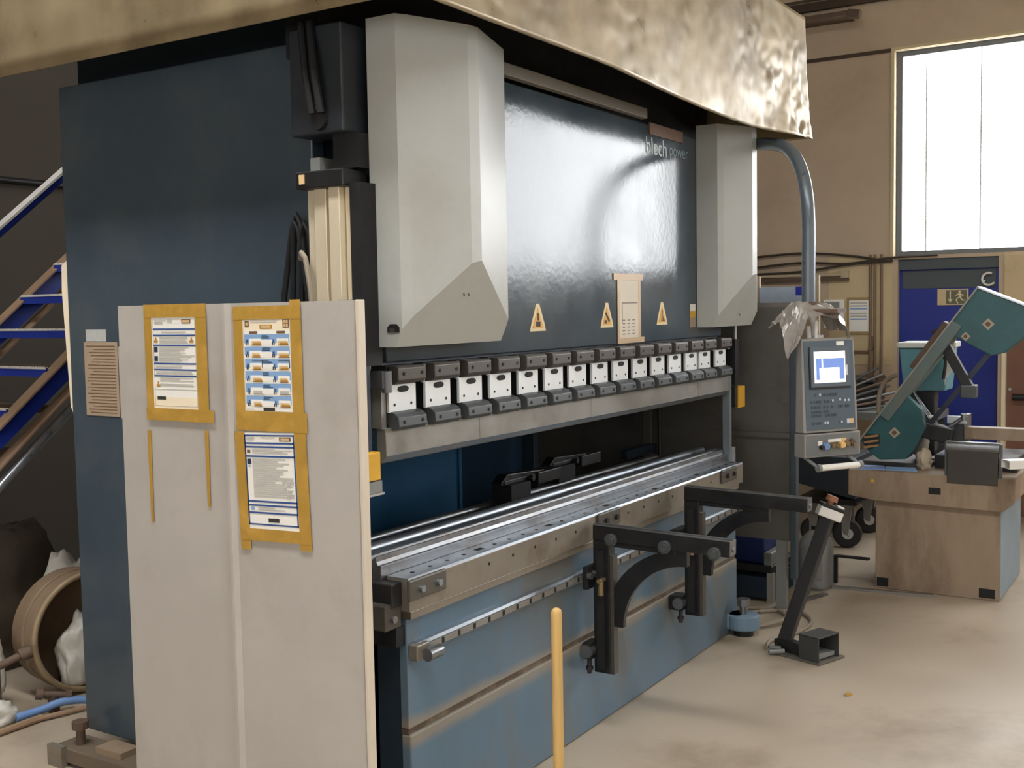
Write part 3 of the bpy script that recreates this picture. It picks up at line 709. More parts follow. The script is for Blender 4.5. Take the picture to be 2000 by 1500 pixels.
def p_safety(pr):
    pr(PAPCR, 0, 1, .86, 1, 1.4)
    frame_(pr, PGREY, .06, .96, .04, .955)
    txt(pr, .10, .35, .055, .10, 3, 1); txt(pr, .38, .55, .05, .09, 2, 2); pr(PBRN, .68, .87, .045, .09); pr(PTAN, .70, .85, .055, .08, 3)
    for v in (.14, .205, .31, .50, .565, .63): pr(PBLUE, .06, .96, v, v+.016)
    txt(pr, .25, .78, .172, .198, 1, 3); txt(pr, .20, .80, .228, .30, 5, 4); txt(pr, .18, .94, .335, .49, 11, 5)
    txt(pr, .1, .9, .528, .558, 2, 6); txt(pr, .1, .9, .592, .625, 2, 7); txt(pr, .18, .9, .655, .70, 3, 8); txt(pr, .18, .94, .72, .75, 2, 9)
    for u, v in ((.08, .235), (.84, .235), (.10, .70)): pr(PORA, u, u+.08, v+.03, v+.055); pr(PORA, u+.025, u+.055, v, v+.03)
    for v in (.335, .43): pr(PNAVY, .075, .15, v, v+.055)
    pr(PGREY, .06, .96, .775, .781); pr(PDARK, .11, .29, .855, .89)
def p_lifting(pr):
    pr(PAPCR, 0, 1, 0, 1, 1.4); frame_(pr, PGREY, .05, .96, .02, .98, .008)
    pr(PAPER, .06, .95, .135, .97, 1.7)
    txt(pr, .20, .78, .03, .065, 2, 11); pr(PORA, .38, .62, .075, .12); pr(PTAN, .41, .59, .085, .11, 3)
    pr(PBRN, .09, .17, .035, .10); pr(PTAN, .11, .15, .05, .085, 3); pr(PBRN, .82, .94, .02, .11)
    for a in (.84, .885): 
        for b in (.03, .07): pr(PTAN, a, a+.035, b, b+.032, 3)
    pr(PBRN, .17, .33, .142, .17); pr(PBRN, .70, .86, .142, .17)
    r = random.Random(3)
    for k in range(6):
        v = .175 + k*.128
        pr(PSKY, .07, .94, v, v+.066); pr(PSKY, .07, .94, v+.066, v+.092, 2)
        pr(PAPER, .17, .40, v+.045, v+.112, 2.5); pr(PAPER, .70, .92, v+.045, v+.112, 2.5); pr(PAPER, .40, .62, v+.055, v+.112, 2.5)
        for u in (.09, .60):
            pr(PBLUE, u+.015+.02*r.random(), u+.055, v+.052, v+.078, 3); pr(PDARK, u+.01, u+.028, v+.078, v+.112, 3); pr(PDARK, u+.045, u+.06, v+.078, v+.112, 3)
            w_ = .14 + .06*r.random()
            if k != 4: pr(PTAN, u+.13, u+.13+w_, v+.07, v+.108, 3); pr(PORA, u+.16, u+.14+w_, v+.088, v+.11, 3.5)
            else: pr(PGREY, u+.13, u+.30, v+.075, v+.105, 3)
            pr(PBRN, u+.13, u+.15+w_, v+.108, v+.114, 3.5)
            if k == 2: pr(PDARK, u+.12, u+.33, v+.012, v+.018, 3); pr(PDARK, u+.315, u+.33, v+.018, v+.10, 3)
        txt(pr, .41, .60, v+.012, v+.05, 3, 20+k); txt(pr, .42, .60, v+.064, v+.10, 3, 30+k)
    pr(PDARK, .40, .62, .94, .975); txt(pr, .07, .24, .955, .97, 1, 44)
def p_operating(pr):
    frame_(pr, PBLUE, .03, .95, .02, .935, .022)
    txt(pr, .07, .24, .04, .08, 3, 50); txt(pr, .34, .62, .03, .06, 2, 51); pr(PBRN, .68, .89, .045, .085); pr(PTAN, .71, .86, .055, .077, 3)
    for v in (.098, .135, .23, .685, .725, .80): pr(PBLUE, .03, .95, v, v+.018)
    txt(pr, .17, .90, .16, .215, 4, 52); txt(pr, .16, .90, .26, .655, 19, 53)
    pr(PBRN, .07, .13, .175, .205); pr(PNAVY, .065, .14, .265, .32); pr(PSKY, .08, .12, .33, .345)
    for u, v in ((.70,.48),(.78,.49),(.85,.48),(.72,.55),(.80,.57),(.84,.61),(.77,.62)): pr(PGREY, u, u+.06, v, v+.035, 3)
    txt(pr, .22, .72, .752, .79, 2, 54); pr(PSKY, .09, .15, .75, .785); pr(PDARK, .40, .60, .86, .90)
notice('taped notice with dark blue bars and pale foot at the left of the guard panel', .625, .407, 1.489, 1.794,
       [(.652,.618,1.48,1.823),(.414,.366,1.48,1.828),(.652,.366,1.786,1.828),(.655,.345,1.455,1.495)], p_safety, math.radians(.0))
notice('notice with six rows of sky blue pictures, upper right on the guard panel', .217, .004, 1.494, 1.782,
       [(.246,.208,1.45,1.815),(.012,-.030,1.46,1.832),(.246,-.028,1.776,1.816),(.248,-.042,1.440,1.50)], p_lifting, math.radians(-.3), PAPCR)
notice('crookedly taped notice with blue border, lowest on the guard panel', .219, -.004, 1.134, 1.436,
       [(.252,.210,1.075,1.44),(.006,-.040,1.085,1.44),(.25,-.035,1.105,1.142)], p_operating, math.radians(-2.0))
for k, (y, z0, z1, lb) in enumerate(((.650, 1.118, 1.42, 'longer leftover strip of yellow tape under the left notice'), (.382, 1.19, 1.43, 'shorter leftover strip of yellow tape at right under the left notice'))):
    q = MB(); q.add([(PX-.0006, y-.006, z0), (PX-.0006, y+.006, z0), (PX-.0006, y+.009, z1), (PX-.0006, y-.008, z1), (PX, y-.006, z0), (PX, y+.006, z0), (PX, y+.009, z1), (PX, y-.008, z1)],
        [(0,1,2,3),(7,6,5,4),(0,4,5,1),(1,5,6,2),(2,6,7,3),(3,7,4,0)])
    tag(q.build('tape_remnant', TAPE), lb, 'tape', 'tape remnants on the guard panel')

# ================================================================== CONTROL PENDANT
pn = thing('control_pendant', 'blue-grey control pendant with lit screen hanging from a curved tube', 'control pendant', (2.61, -.58, .97))
tx, ty = 2.61, -.576
path = spline([(3.06, .08, 2.665), (3.05, -.06, 2.66), (3.0, -.2, 2.65), (2.89, -.335, 2.62), (2.79, -.435, 2.56), (2.70, -.51, 2.46), (2.64, -.555, 2.34), (2.612, -.575, 2.2), (tx, ty, 2.0), (tx, ty, 1.80)], 5)
MB().tube(path, .033, 18).build('arm_tube', TUBEB, pn, smooth=True)
MB().cyl((tx, ty, 1.80), (tx, ty, 1.765), .055, 18).box(tx-.06, tx+.10, ty-.16, ty+.05, 1.745, 1.765).build('swivel_bracket', RUST, pn)
ux = Vector((.834, -.552, 0)); nn = Vector((-.552, -.834, 0))      # width direction, facing direction
pc = Vector((2.610, -.662, .150)); PS = .917
PW = 1.06      # panel is wider than it is deep
PM = Matrix(((ux.x*PW, -nn.x*PS, 0, pc.x), (ux.y*PW, -nn.y*PS, 0, pc.y), (0, 0, PS, pc.z), (0, 0, 0, 1)))
# local: x across (right), y away from the operator, z up
HW = .158
def slab(y0b, y0t, z0, z1, hw0, hw1, dep):
    return [(-hw0,y0b,z0),(hw0,y0b,z0),(hw0,y0b+dep,z0),(-hw0,y0b+dep,z0),(-hw1,y0t,z1),(hw1,y0t,z1),(hw1,y0b+dep,z1),(-hw1,y0b+dep,z1)]
BF = [(0,3,2,1),(4,5,6,7),(0,1,5,4),(1,2,6,5),(2,3,7,6),(3,0,4,7)]
YB0, YT0 = -.045, -.015
MB().add(slab(YB0, YT0, 1.105, 1.605, HW, HW*.955, .07), BF).box(-.10, .11, .02, .11, 1.13, 1.58).xf(PM).build('housing', PENDG, pn, bevel=.004)
def onf(u0, u1, z0, z1, out=.003, th=.003):        # a plate lying on the sloping face
    fy = lambda z: YB0 + (YT0-YB0)*(z-1.105)/.5
    return [(u0,fy(z0)-out,z0),(u1,fy(z0)-out,z0),(u1,fy(z0)-out+th,z0),(u0,fy(z0)-out+th,z0),(u0,fy(z1)-out,z1),(u1,fy(z1)-out,z1),(u1,fy(z1)-out+th,z1),(u0,fy(z1)-out+th,z1)]
fp = MB().add(onf(-.142, .142, 1.118, 1.592), BF).xf(PM).build('front_panel', PENDB, pn)
sc = MB().add(onf(-.112, .118, 1.345, 1.56, .005, .002), BF).xf(PM).build('screen_bezel', M('bezel', '#5a656d', .4), pn, bevel=.001)
MB().add(onf(-.118, -.110, 1.345, 1.56, .009, .006), BF).add(onf(-.118, .118, 1.336, 1.346, .008, .005), BF).xf(PM).build('bezel_painted_shadow', BLACK, sc)  # raised black strips painted as shade along the bezel
MB().add(onf(-.088, .092, 1.368, 1.535, .007, .002), BF).xf(PM).build('screen', SCRW, sc)
MB().add(onf(-.078, -.046, 1.385, 1.498, .0078, .0008), BF).add(onf(-.038, .085, 1.43, 1.498, .0078, .0008), BF).add(onf(.055, .085, 1.385, 1.43, .0078, .0008), BF).xf(PM).build('screen_fields', SCRB, sc)
MB().add(onf(-.06, .055, 1.375, 1.448, .0088, .0008), BF).xf(PM).build('screen_window', SCRW, sc)
MB().add(onf(.096, .102, 1.405, 1.46, .010, .003), BF).xf(PM).build('pen', PLWH, pn)
MB().add(onf(.045, .088, 1.565, 1.587, .006, .002), BF).xf(PM).build('white_label', PAPER, pn)
r = random.Random(5)
KEY = M('key_dark', '#3c474f', .5); KEYL = M('key_light', '#b9c7d8', .5)
rows = [(1.305, (-.085,-.045,-.03,-.01,.005,.02,.035)), (1.268, (-.11,-.09,-.075,-.06,-.03,-.012,.012)), (1.240, (-.105,-.085,-.065,-.035,-.015,.01,.05,.065,.09,.105)),
        (1.215, (-.105,-.09,-.075,-.06,-.035,-.018)), (1.195, (-.105,-.09,-.075,-.06,-.028,-.01,.01,.025)), (1.155, (-.105,-.085,-.065,.05))]
for z, us in rows:
    for u in us:
        MB().add(onf(u-.0065, u+.0055, z-.0075, z+.0065, .0052, .003), BF).xf(PM).build('key', KEY, fp)
for u, z in ((-.035,1.155),(-.02,1.155),(.06,1.155),(.012,1.272),(.055,1.275),(.085,1.27),(.105,1.27),(-.06,1.306)):
    MB().add(onf(u-.005, u+.005, z-.006, z+.006, .0058, .003), BF).xf(PM).build('indicator', KEYL, fp)
MB().add(onf(.09, .103, 1.145, 1.17, .006, .003), BF).xf(PM).build('key_pad_blue', KEYL, fp)
MB().add(onf(.103, .128, 1.145, 1.17, .006, .003), BF).xf(PM).build('key_pad_tan', PTAN, fp)
# lower button strip
lo = MB().add(slab(YB0-.012, YB0-.012, .975, 1.10, HW+.004, HW+.004, .085), BF).xf(PM).build('lower_housing', PENDG, pn, bevel=.003)
MB().add([(x, y-.003, z) for x, y, z in slab(YB0-.012, YB0-.012, .982, 1.092, HW-.006, HW-.006, .003)], BF).xf(PM).build('button_panel', M('button_panel_grey', '#6f7271', .5), lo)
y_ = YB0 - .016
for u, z, rr, mt in ((-.078,1.05,.0,PLWH),(-.045,1.032,.017,HOSEB),(-.005,1.035,.012,BRASS),(.022,1.035,.012,BRASS),(.048,1.034,.016,M('button_amber','#e0b877',.4)),(.078,1.04,.013,BRASS),(.105,1.045,.013,RUST),(.118,1.030,.009,BRASS),(-.068,1.028,.010,BLACK)):
    if rr: MB().cyl((u, y_, z), (u, y_-.016, z), rr, 16).cyl((u, y_, z), (u, y_-.004, z), rr+.004, 16).xf(PM).build('button', mt, lo, smooth=True)
    else: B(u-.012, u+.012, y_-.004, y_, z-.012, z+.012).xf(PM).build('button_label', mt, lo)
B(-.03, .045, y_-.002, y_, 1.052, 1.068).xf(PM).build('button_label', PLWH, lo); B(.045, .075, y_-.002, y_, 1.054, 1.07).xf(PM).build('button_label', PTAN, lo)
# handle
h = MB().cyl((-.105, YB0-.06, .925), (.115, YB0-.06, .925), .017, 16).xf(PM).build('handle', PLWH, pn, smooth=True)
for u in (-.115, .125):
    MB().cyl((u-.008, YB0-.06, .925), (u+.008, YB0-.06, .925), .021, 16).tube([(u, YB0-.06, .925), (u-.02, YB0+.03, .975)], .009, 8).xf(PM).build('handle_bracket', PLAST, h, smooth=True)
MB().box(-.02, .03, .06, .12, 1.605, 1.62).cyl((-.035, .03, 1.605), (-.035, .03, 1.70), .009).cyl((-.055, .06, 1.605), (-.06, .06, 1.67), .012).tube([(.0, .10, 1.605), (-.02, .06, 1.68), (-.06, .04, 1.745)], .02).xf(PM).build('neck', PLWH, pn, smooth=True)
# crumpled plastic wrap on the pivot
def wrap():
    m = MB(); nu, nv = 26, 20; vs = []
    for j in range(nv+1):
        for i in range(nu+1):
            u = i/nu*2-1; v = j/nv*2-1
            p = Vector((u*1.6, v*1.6, 3.7))
            fold = abs(noise.noise(p*1.3)) + .5*abs(noise.noise(p*2.6))
            z = 1.80 - .02*u - .10*max(0, abs(u)-.45)**1.3*2.2 - .085*max(0, -v-.2) - .05*max(0, v-.3) - .05*fold*(.4+abs(u))
            if u < -.45 and v < .2: z -= .22*(-u-.45)*(.2-v)
            vs.append((-.035 + u*(.165 if u > 0 else .20) + .02*noise.noise(p*1.7+Vector((5,0,0))), v*.085 + .045 + .02*noise.noise(p*1.5), z))
    m.add(vs, [(j*(nu+1)+i, j*(nu+1)+i+1, (j+1)*(nu+1)+i+1, (j+1)*(nu+1)+i) for j in range(nv) for i in range(nu)])
    return m.xf(PM)
tag(wrap().build('plastic_wrap', SHEET, solid=.002), 'crumpled grey plastic wrap draped over the pendant pivot', 'plastic sheet')

# ================================================================== FOOT PEDAL
fp_ = thing('foot_pedal', 'black foot pedal on a base plate with leaning post and emergency stop', 'foot pedal', (2.66, -.55, 0))
A = [Vector(p) for p in ((2.613,-.364),(2.522,-.657),(2.719,-.728),(2.815,-.43))]
MB().prism([tuple(a) for a in A], 'z', .001, .012).build('base_plate', M('plate_steel', '#6f6a62', .5, metal=.4), fp_, bevel=.002)
e1 = (A[2]-A[1]).normalized(); e2 = (A[0]-A[1]).normalized()
PP = Matrix(((e1.x, e2.x, 0, A[1].x), (e1.y, e2.y, 0, A[1].y), (0, 0, 1, 0), (0, 0, 0, 1)))
# hooded pedal box, open at its +e1 end
q = MB().box(.012, .018, .012, .13, .012, .135).box(.174, .18, .012, .13, .012, .135).box(.012, .18, .012, .13, .129, .135).box(.018, .174, .124, .13, .012, .129)
q.xf(PP).build('pedal_hood', M('hood_grey', '#3a3b3b', .45, var=.1), fp_, bevel=.002)
MB().prism([(.03,.02),(.165,.02),(.165,.04),(.03,.05)], 'y', .03, .118).xf(PP).build('pedal', PLAST, fp_)
B(.04, .10, .13, .30, .012, .07).xf(PP).build('post_foot', BLACK, fp_, bevel=.003)
p0 = PP @ Vector((.07, .275, .012)); p1 = Vector((2.765, -.625, .70))
dr = (p1-p0).normalized()
s1 = dr.cross(Vector((0,1,0))).normalized(); s2 = dr.cross(s1).normalized()
vs = []
for p, a in ((p0, .032), (p1, .032)):
    for i, j in ((-1,-1),(1,-1),(1,1),(-1,1)): vs.append(p + s1*a*i + s2*a*j)
MB().add(vs, [(0,1,2,3),(7,6,5,4),(0,4,5,1),(1,5,6,2),(2,6,7,3),(3,7,4,0)]).build('post', BLACK, fp_, bevel=.004)
EM = Matrix.Translation(p1) @ Matrix.Rotation(math.radians(-58), 4, 'Z') @ Matrix.Rotation(math.radians(22), 4, 'Y')
b = B(-.062, .062, -.035, .035, .0, .05).xf(EM).build('stop_box', PLWH, fp_, bevel=.006)
B(-.06, .06, -.033, .033, .05, .068).xf(EM).build('box_lid', BLACK, b, bevel=.004)
MB().cyl((-.015, 0, .068), (-.015, 0, .09), .016).cyl((-.015, 0, .088), (-.015, 0, .115), .032, 18, .028).xf(EM).build('stop_button', REDB, b, smooth=True)
B(.02, .058, -.025, .025, .0685, .078).xf(EM).build('reset_button', PLWH, b, bevel=.003)
MB().tube([PP @ Vector((.03,.25,.03)), PP @ Vector((.0,.30,.03)), PP @ Vector((-.03,.27,.02)), PP @ Vector((.02,.22,.025))], .012, 8).build('cable_entry', PLAST, fp_, smooth=True)

# cable coiled on the floor
tag(MB().tube(spline([(2.66,-.34,.012),(2.78,-.32,.011),(2.95,-.38,.011),(3.22,-.40,.011),(3.40,-.26,.011),(3.28,-.06,.011),(3.02,-.02,.011),(2.98,-.14,.011),(3.14,-.27,.03),(3.36,-.17,.011),(3.34,.02,.011),(3.1,.06,.011),(3.0,.04,.011)]), .011, 8).build('floor_cable', HOSEG, smooth=True),
    'grey cable coiled on the floor behind the foot pedal', 'cable')

# ================================================================== WOODEN HANDLE
br = thing('broom', 'upright yellow wooden broom handle standing in front of the bed', 'broom', (-.02, -.64, 0))
MB().tube([(-.02,-.64,.06),(-.02,-.64,.885),(-.02,-.64,.896),(-.02,-.64,.902)], [.0165,.0165,.0145,.008], 16).build('handle', WOOD, br, smooth=True)
B(-.05, .01, -.84, -.44, .05, .085).build('head', WOOD, br, bevel=.006)
q = MB()
for i in range(20):
    for j in range(3): q.prism([(-.045+.03*j-.008, -.83+.02*i-.008), (-.045+.03*j+.008, -.83+.02*i-.008), (-.045+.03*j+.008, -.83+.02*i+.008), (-.045+.03*j-.008, -.83+.02*i+.008)], 'z', .0, .05)
o = q.build('bristles', RUBBER, br); o['kind'] = 'stuff'

# ================================================================== BAND SAW
sw = thing('band_saw', 'teal band saw with raised slanted bow on a grimy beige base', 'band saw', (4.6, -.87, 0))
B(4.21, 5.0, -1.225, -.50, .0, .56).build('base_cabinet', SAWB, sw, bevel=.006)
B(4.215, 4.995, -1.228, -1.2245, .01, .55).build('side_skin', M('saw_side_blue', '#7d8d96', .5, var=.1), sw)
MB().prism([(-1.30,.745),(-.34,.745),(-.34,.585),(-.50,.56),(-1.24,.545),(-1.30,.60)], 'x', 4.17, 5.05).build('coolant_tray', SAWB, sw, bevel=.005)
q = B(4.168, 4.1705, -.895, -.825, .625, .665).build('slot', BLACKM, sw)
for y0, y1 in ((-.58,-.51),(-1.20,-1.11)): B(4.207, 4.2105, y0, y1, .015, .07).build('fork_hole', BLACKM, sw)
MB().prism([(-.505,.675),(-.475,.675),(-.49,.70)], 'x', 4.168, 4.1705).build('hazard_sticker', YEL, sw)
# bow: two wheel covers joined by a slanted beam
MB().prism([(-1.071,1.868),(-1.353,1.747),(-1.40,1.63),(-1.217,1.477),(-1.147,1.461),(-.929,1.583),(-.905,1.64)], 'x', 4.30, 4.44).build('upper_wheel_cover', TEAL, sw, bevel=.006)
MB().prism([(-.379,.917),(-.584,1.2),(-.645,1.234),(-.753,1.126),(-.778,1.015),(-.70,.86),(-.66,.812),(-.50,.80),(-.443,.838)], 'x', 4.30, 4.44).build('lower_wheel_cover', TEAL, sw, bevel=.006)
MB().prism([(-.50,1.085),(-.93,1.676),(-.985,1.635),(-.555,1.045)], 'x', 4.285, 4.46).build('bow_beam', M('saw_beam', '#5d6b68', .5, var=.15, dirt='#6e5a45', damt=.6), sw, bevel=.004)
MB().prism([(-.374,.92),(-1.071,1.876),(-1.078,1.868),(-.379,.912)], 'x', 4.28, 4.46).build('bow_edge_strip', M('saw_edge', '#8b8b80', .5, var=.15), sw)
MB().prism([(-1.068,1.876),(-1.36,1.752),(-1.36,1.742),(-1.068,1.866)], 'x', 4.29, 4.45).build('cover_top_strip', GALV, sw)
MB().prism([(-.70,1.37),(-.90,1.65),(-.87,1.67),(-.67,1.39)], 'x', 4.33, 4.43).build('rusty_bracket', RUST, sw, bevel=.004)
for y, z, s_ in ((-1.131,1.65,.035),(-1.005,1.577,.028),(-.591,.975,.035)):
    o = MB().prism([(y-s_,z),(y,z+s_),(y+s_,z),(y,z-s_)], 'x', 4.297, 4.30).build('diamond_plate', M('plate_pale', '#a39784', .6, var=.15), sw)
    MB().cyl((4.292, y, z), (4.297, y, z), s_*.4, 10).build('rust_spot', RUST, o)
o = MB().prism([(-.40,.955),(-.50,.965),(-.50,.90),(-.445,.86),(-.40,.90)], 'x', 4.294, 4.30).build('stripe_plate', BLACK, sw)
for k in range(3): MB().prism([(-.405,.945-.032*k),(-.495,.962-.032*k),(-.495,.948-.032*k),(-.405,.931-.032*k)], 'x', 4.292, 4.294).build('yellow_stripe', M('stripe_tan', '#9a7a55', .6), o)
o = MB().prism([(-.545,1.495),(-.86,1.50),(-.83,1.22),(-.575,1.215)], 'x', 4.60, 4.85).build('gear_housing', TEALL, sw, bevel=.008)
B(4.58, 4.87, -.875, -.535, 1.495, 1.53).build('housing_lid', M('lid_pale', '#cfd2ca', .5), o, bevel=.006)
MB().prism([(-.82,1.52),(-.90,1.53),(-.895,1.38),(-.84,1.30),(-.835,1.26)], 'x', 4.57, 4.575).build('paper_tag', PAPER, o)
MB().tube(spline([(4.56,-.80,1.50),(4.55,-.84,1.42),(4.55,-.83,1.30)]), .010, 8).build('tag_cable', BLACK, o)
MB().box(4.60, 4.72, -.77, -.64, .80, 1.22).build('pivot_column', BLACK, sw, bevel=.01)
MB().tube(spline([(4.40,-.47,1.08),(4.45,-.46,1.20),(4.45,-.50,1.29),(4.42,-.58,1.33)]), .014, 8).build('power_cable', HOSEG, sw, smooth=True)
# blade guide arms and blade along the lower edge of the bow
def bar(a, b, w_, x0, x1): 
    a = Vector(a); b = Vector(b); d_ = (b-a).normalized(); n_ = Vector((-d_.y, d_.x))*w_/2
    return MB().prism([tuple(a+n_), tuple(b+n_), tuple(b-n_), tuple(a-n_)], 'x', x0, x1)
bar((-.74,.97), (-1.13,1.475), .03, 4.37, 4.375).build('saw_blade', M('blade', '#3b4048', .35, metal=.7), sw)
bar((-.82,1.62), (-1.02,1.25), .06, 4.35, 4.40).build('guide_arm', BLACKP, sw, bevel=.004)
o = B(4.33, 4.42, -1.06, -.97, 1.20, 1.28).build('guide_block', CLAMP, sw, bevel=.008)
bar((-.66,1.22), (-.80,.98), .06, 4.36, 4.41).build('guide_arm', BLACKP, sw, bevel=.004)
o = bar((-.74,1.0), (-.92,.96), .10, 4.33, 4.42).build('guide_block', BLACKP, sw, bevel=.008)
MB().cyl((4.38, -.88, 1.0), (4.38, -1.00, 1.09), .012).cyl((4.38, -.985, 1.06), (4.38, -.985, 1.10), .018).build('feed_screw', STEEL, o)
bar((-.60,1.21), (-.68,1.06), .016, 4.34, 4.36).build('stay_rod', STEEL, sw); bar((-.68,1.215), (-.82,1.02), .012, 4.42, 4.44).build('stay_rod', STEEL, sw)
MB().cyl((4.4, -.70, 1.075), (4.4, -.80, 1.072), .013).build('coolant_pipe', PLWH, sw)
# vise, table and stock roller
B(4.40, 5.0, -.78, -.36, .745, .775).build('saw_table', M('table_dark', '#45423d', .5, var=.2), sw, bevel=.004)
B(4.45, 4.95, -1.28, -.80, .745, .83).build('vise_bed', BLACKP, sw, bevel=.004)
o = B(4.50, 4.62, -.965, -.86, .83, 1.06).build('vise_jaw', CLAMP, sw, bevel=.008)
B(4.49, 4.60, -.99, -.966, .90, 1.085).build('jaw_plate', STEEL, o); MB().box(4.47, 4.50, -.985, -.87, 1.03, 1.075).build('jaw_step', GALV, o)
MB().box(4.165, 4.19, -1.215, -.93, .70, .92).build('roller_plate', M('roller_plate_dark', '#3a3530', .5, var=.2), sw, bevel=.003)
MB().cyl((4.19, -.925, .92), (4.19, -1.22, .92), .034, 20).build('stock_roller', STEEL, sw, smooth=True)
for y in (-.922, -1.226): B(4.17, 4.22, y-.006, y+.006, .745, .945).build('roller_bracket', CLAMP, sw)
MB().cyl((4.45, -.72, .79), (4.55, -.70, .90), .03, 12, .05).build('cast_lever', M('cast_pale', '#9d9484', .5), sw, smooth=True)

# workpiece bar clamped in the vise
tag(B(4.47, 4.56, -2.1, -.97, .935, 1.01).build('steel_bar', SAWB, bevel=.004), 'long square rusty bar lying in the saw vise', 'bar')
q = MB().prism([(4.02,.83),(4.11,.83),(4.11,.89),(4.02,.89)], 'y', -1.9, -1.9+.0001)
pr_ = thing('white_profile', 'white hollow rectangular profile lying beside the saw roller', 'profile', (4.2, -1.5, .8))
PQ = Matrix.Translation((4.03, -1.275, .852)) @ Matrix.Rotation(math.radians(38), 4, 'Z') @ Matrix.Rotation(math.radians(0), 4, 'X')
q = MB()
for a in ((-.045,.045,-.024,-.019),(-.045,.045,.019,.024),(-.045,-.040,-.019,.019),(.040,.045,-.019,.019)):
    q.box(a[0], a[1], -.9, 0, a[2], a[3])
q.xf(PQ).build('walls', PLWH, pr_)
MB().box(-.04, .04, -.9, -.05, -.019, .019).xf(PQ).build('hollow', BLACKM, pr_)
# papers and folder on the tray
tag(MB().prism([(4.20,-.40),(4.36,-.36),(4.40,-.50),(4.24,-.55)], 'z', .7455, .752).build('blue_folder', M('folder_blue', '#7f9cd0', .5)), 'pale blue folder on the left corner of the saw tray', 'folder')
tag(MB().prism([(4.22,-.56),(4.36,-.52),(4.40,-.70),(4.25,-.74)], 'z', .746, .750).build('loose_sheet', PSKY), 'bluish loose sheet beside the folder on the saw tray', 'paper')
# ================================================================== RIGHT BACKGROUND
# trolley with castors
tr = thing('trolley', 'dark steel trolley with swivel castors between guard and saw', 'trolley', (5.4, .05, 0))
MB().prism([(.28,.69),(-.13,.69),(-.13,.39),(.28,.48)], 'x', 5.10, 5.62).build('cabinet', M('trolley_dark', '#2b3138', .45, var=.1), tr, bevel=.006)
MB().box(5.10, 5.98, -.14, .28, .345, .385).build('frame', BLACK, tr)
MB().tube([(5.14,-.10,.36),(5.14,-.22,.42),(5.14,-.25,.50)], .018).build('push_bar', BLACK, tr)
for x, y in ((5.30,-.02),(5.90,-.02),(5.30,.22),(5.90,.22)):
    z = .105
    c = MB().cyl((x-.03, y-.012, z), (x+.03, y+.012, z), .104, 24).build('castor_wheel', RUBBER, tr, bevel=.012, smooth=True)
    MB().cyl((x-.034, y-.013, z), (x+.034, y+.013, z), .04, 14).build('hub', GALV, c)
    MB().prism([(y-.05,.345),(y+.05,.345),(y+.03,z),(y-.02,z-.01)], 'x', x-.046, x-.038).prism([(y-.05,.345),(y+.05,.345),(y+.03,z),(y-.02,z-.01)], 'x', x+.038, x+.046).build('fork', PENDG, c)
# grey canister
cn = thing('canister', 'grey plastic canister standing behind the leaning pedal post', 'canister', (4.05, -.17, 0))
q = MB(); prof = [(0,.085),(.02,.1),(.26,.1),(.31,.085),(.35,.05),(.37,.03)]
n = 20
for z, r_ in prof:
    for i in range(n):
        a = 2*math.pi*i/n; c, s_ = math.cos(a), math.sin(a)
        q.V.append(Vector((4.05 + r_*1.15*math.copysign(abs(c)**.6, c), -.17 + r_*math.copysign(abs(s_)**.6, s_), z)))
for k in range(len(prof)-1):
    for i in range(n): q.F.append((k*n+i, k*n+(i+1)%n, (k+1)*n+(i+1)%n, (k+1)*n+i)); q.I.append(0)
q.F += [tuple(range(n))[::-1], tuple(range((len(prof)-1)*n, len(prof)*n))]; q.I += [0, 0]
q.build('body', PLAST, cn, smooth=True)
MB().cyl((4.05,-.17,.37), (4.05,-.17,.395), .028, 14).build('cap', BLACK, cn)
MB().tube([(3.98,-.21,.34),(3.95,-.23,.37),(3.97,-.25,.36),(3.975,-.255,.31)], .014, 8).build('handle', PLAST, cn, smooth=True)
B(3.93, 3.935, -.245, -.215, .08, .25).build('level_strip', PENDG, cn)
# low rack and dark blue crate under the guard
lr = thing('low_rack', 'low black steel rack on the floor below the right guard', 'rack', (3.75, .12, 0))
B(3.55, 4.0, -.06, .5, .18, .22).build('shelf', BLACK, lr, bevel=.004); B(3.55, 4.0, -.06, .5, .02, .15).build('drawer', BLUEDK, lr, bevel=.004)
for x, y in ((3.56,-.05),(3.97,-.05),(3.56,.47),(3.97,.47)): B(x-.02, x+.02, y-.02, y+.02, 0, .18).build('leg', PENDG, lr)
q = MB().prism([(3.60,.22),(3.95,.22),(3.97,.42),(3.58,.42)], 'y', .0, .42).build('blue_crate', M('crate_navy', '#1c2d63', .5), bevel=.01); tag(q, 'dark navy crate standing on the low black rack', 'crate')
q = B(3.56, 3.78, -.055, -.003, .22, .30).build('parts_tray', PLAST, bevel=.008); tag(q, 'small grey parts tray on the front of the low rack', 'tray')
# flat bars on the floor
tag(MB().prism([(4.10,-.24),(4.05,-.27),(4.13,-.86),(4.16,-.86)], 'z', .001, .014).build('flat_bar', PUNCHM), 'flat steel bar on the floor pointing at the saw base corner', 'bar', 'bars on the floor')
tag(MB().prism([(3.22,-.03),(3.25,-.065),(3.88,-.30),(3.88,-.265)], 'z', .001, .016).build('flat_bar', STEEL), 'pale flat bar on the floor between cable coil and canister', 'bar', 'bars on the floor')
tag(MB().prism([(4.24,-.24),(4.20,-.24),(4.195,-.46),(4.235,-.46)], 'z', .17, .182).box(4.20, 4.23, -.26, -.24, 0, .17).build('angle_iron', BLACK), 'short dark angle iron in front of the trolley castors', 'bar')
tag(MB().prism([(2.16,-.89),(2.19,-.88),(2.19,-.91)], 'z', .001, .012).build('offcut', M('brass_chip', '#c9a550', .4, metal=.3)), 'tiny brass-coloured offcut on the open floor before the pedal', 'offcut')

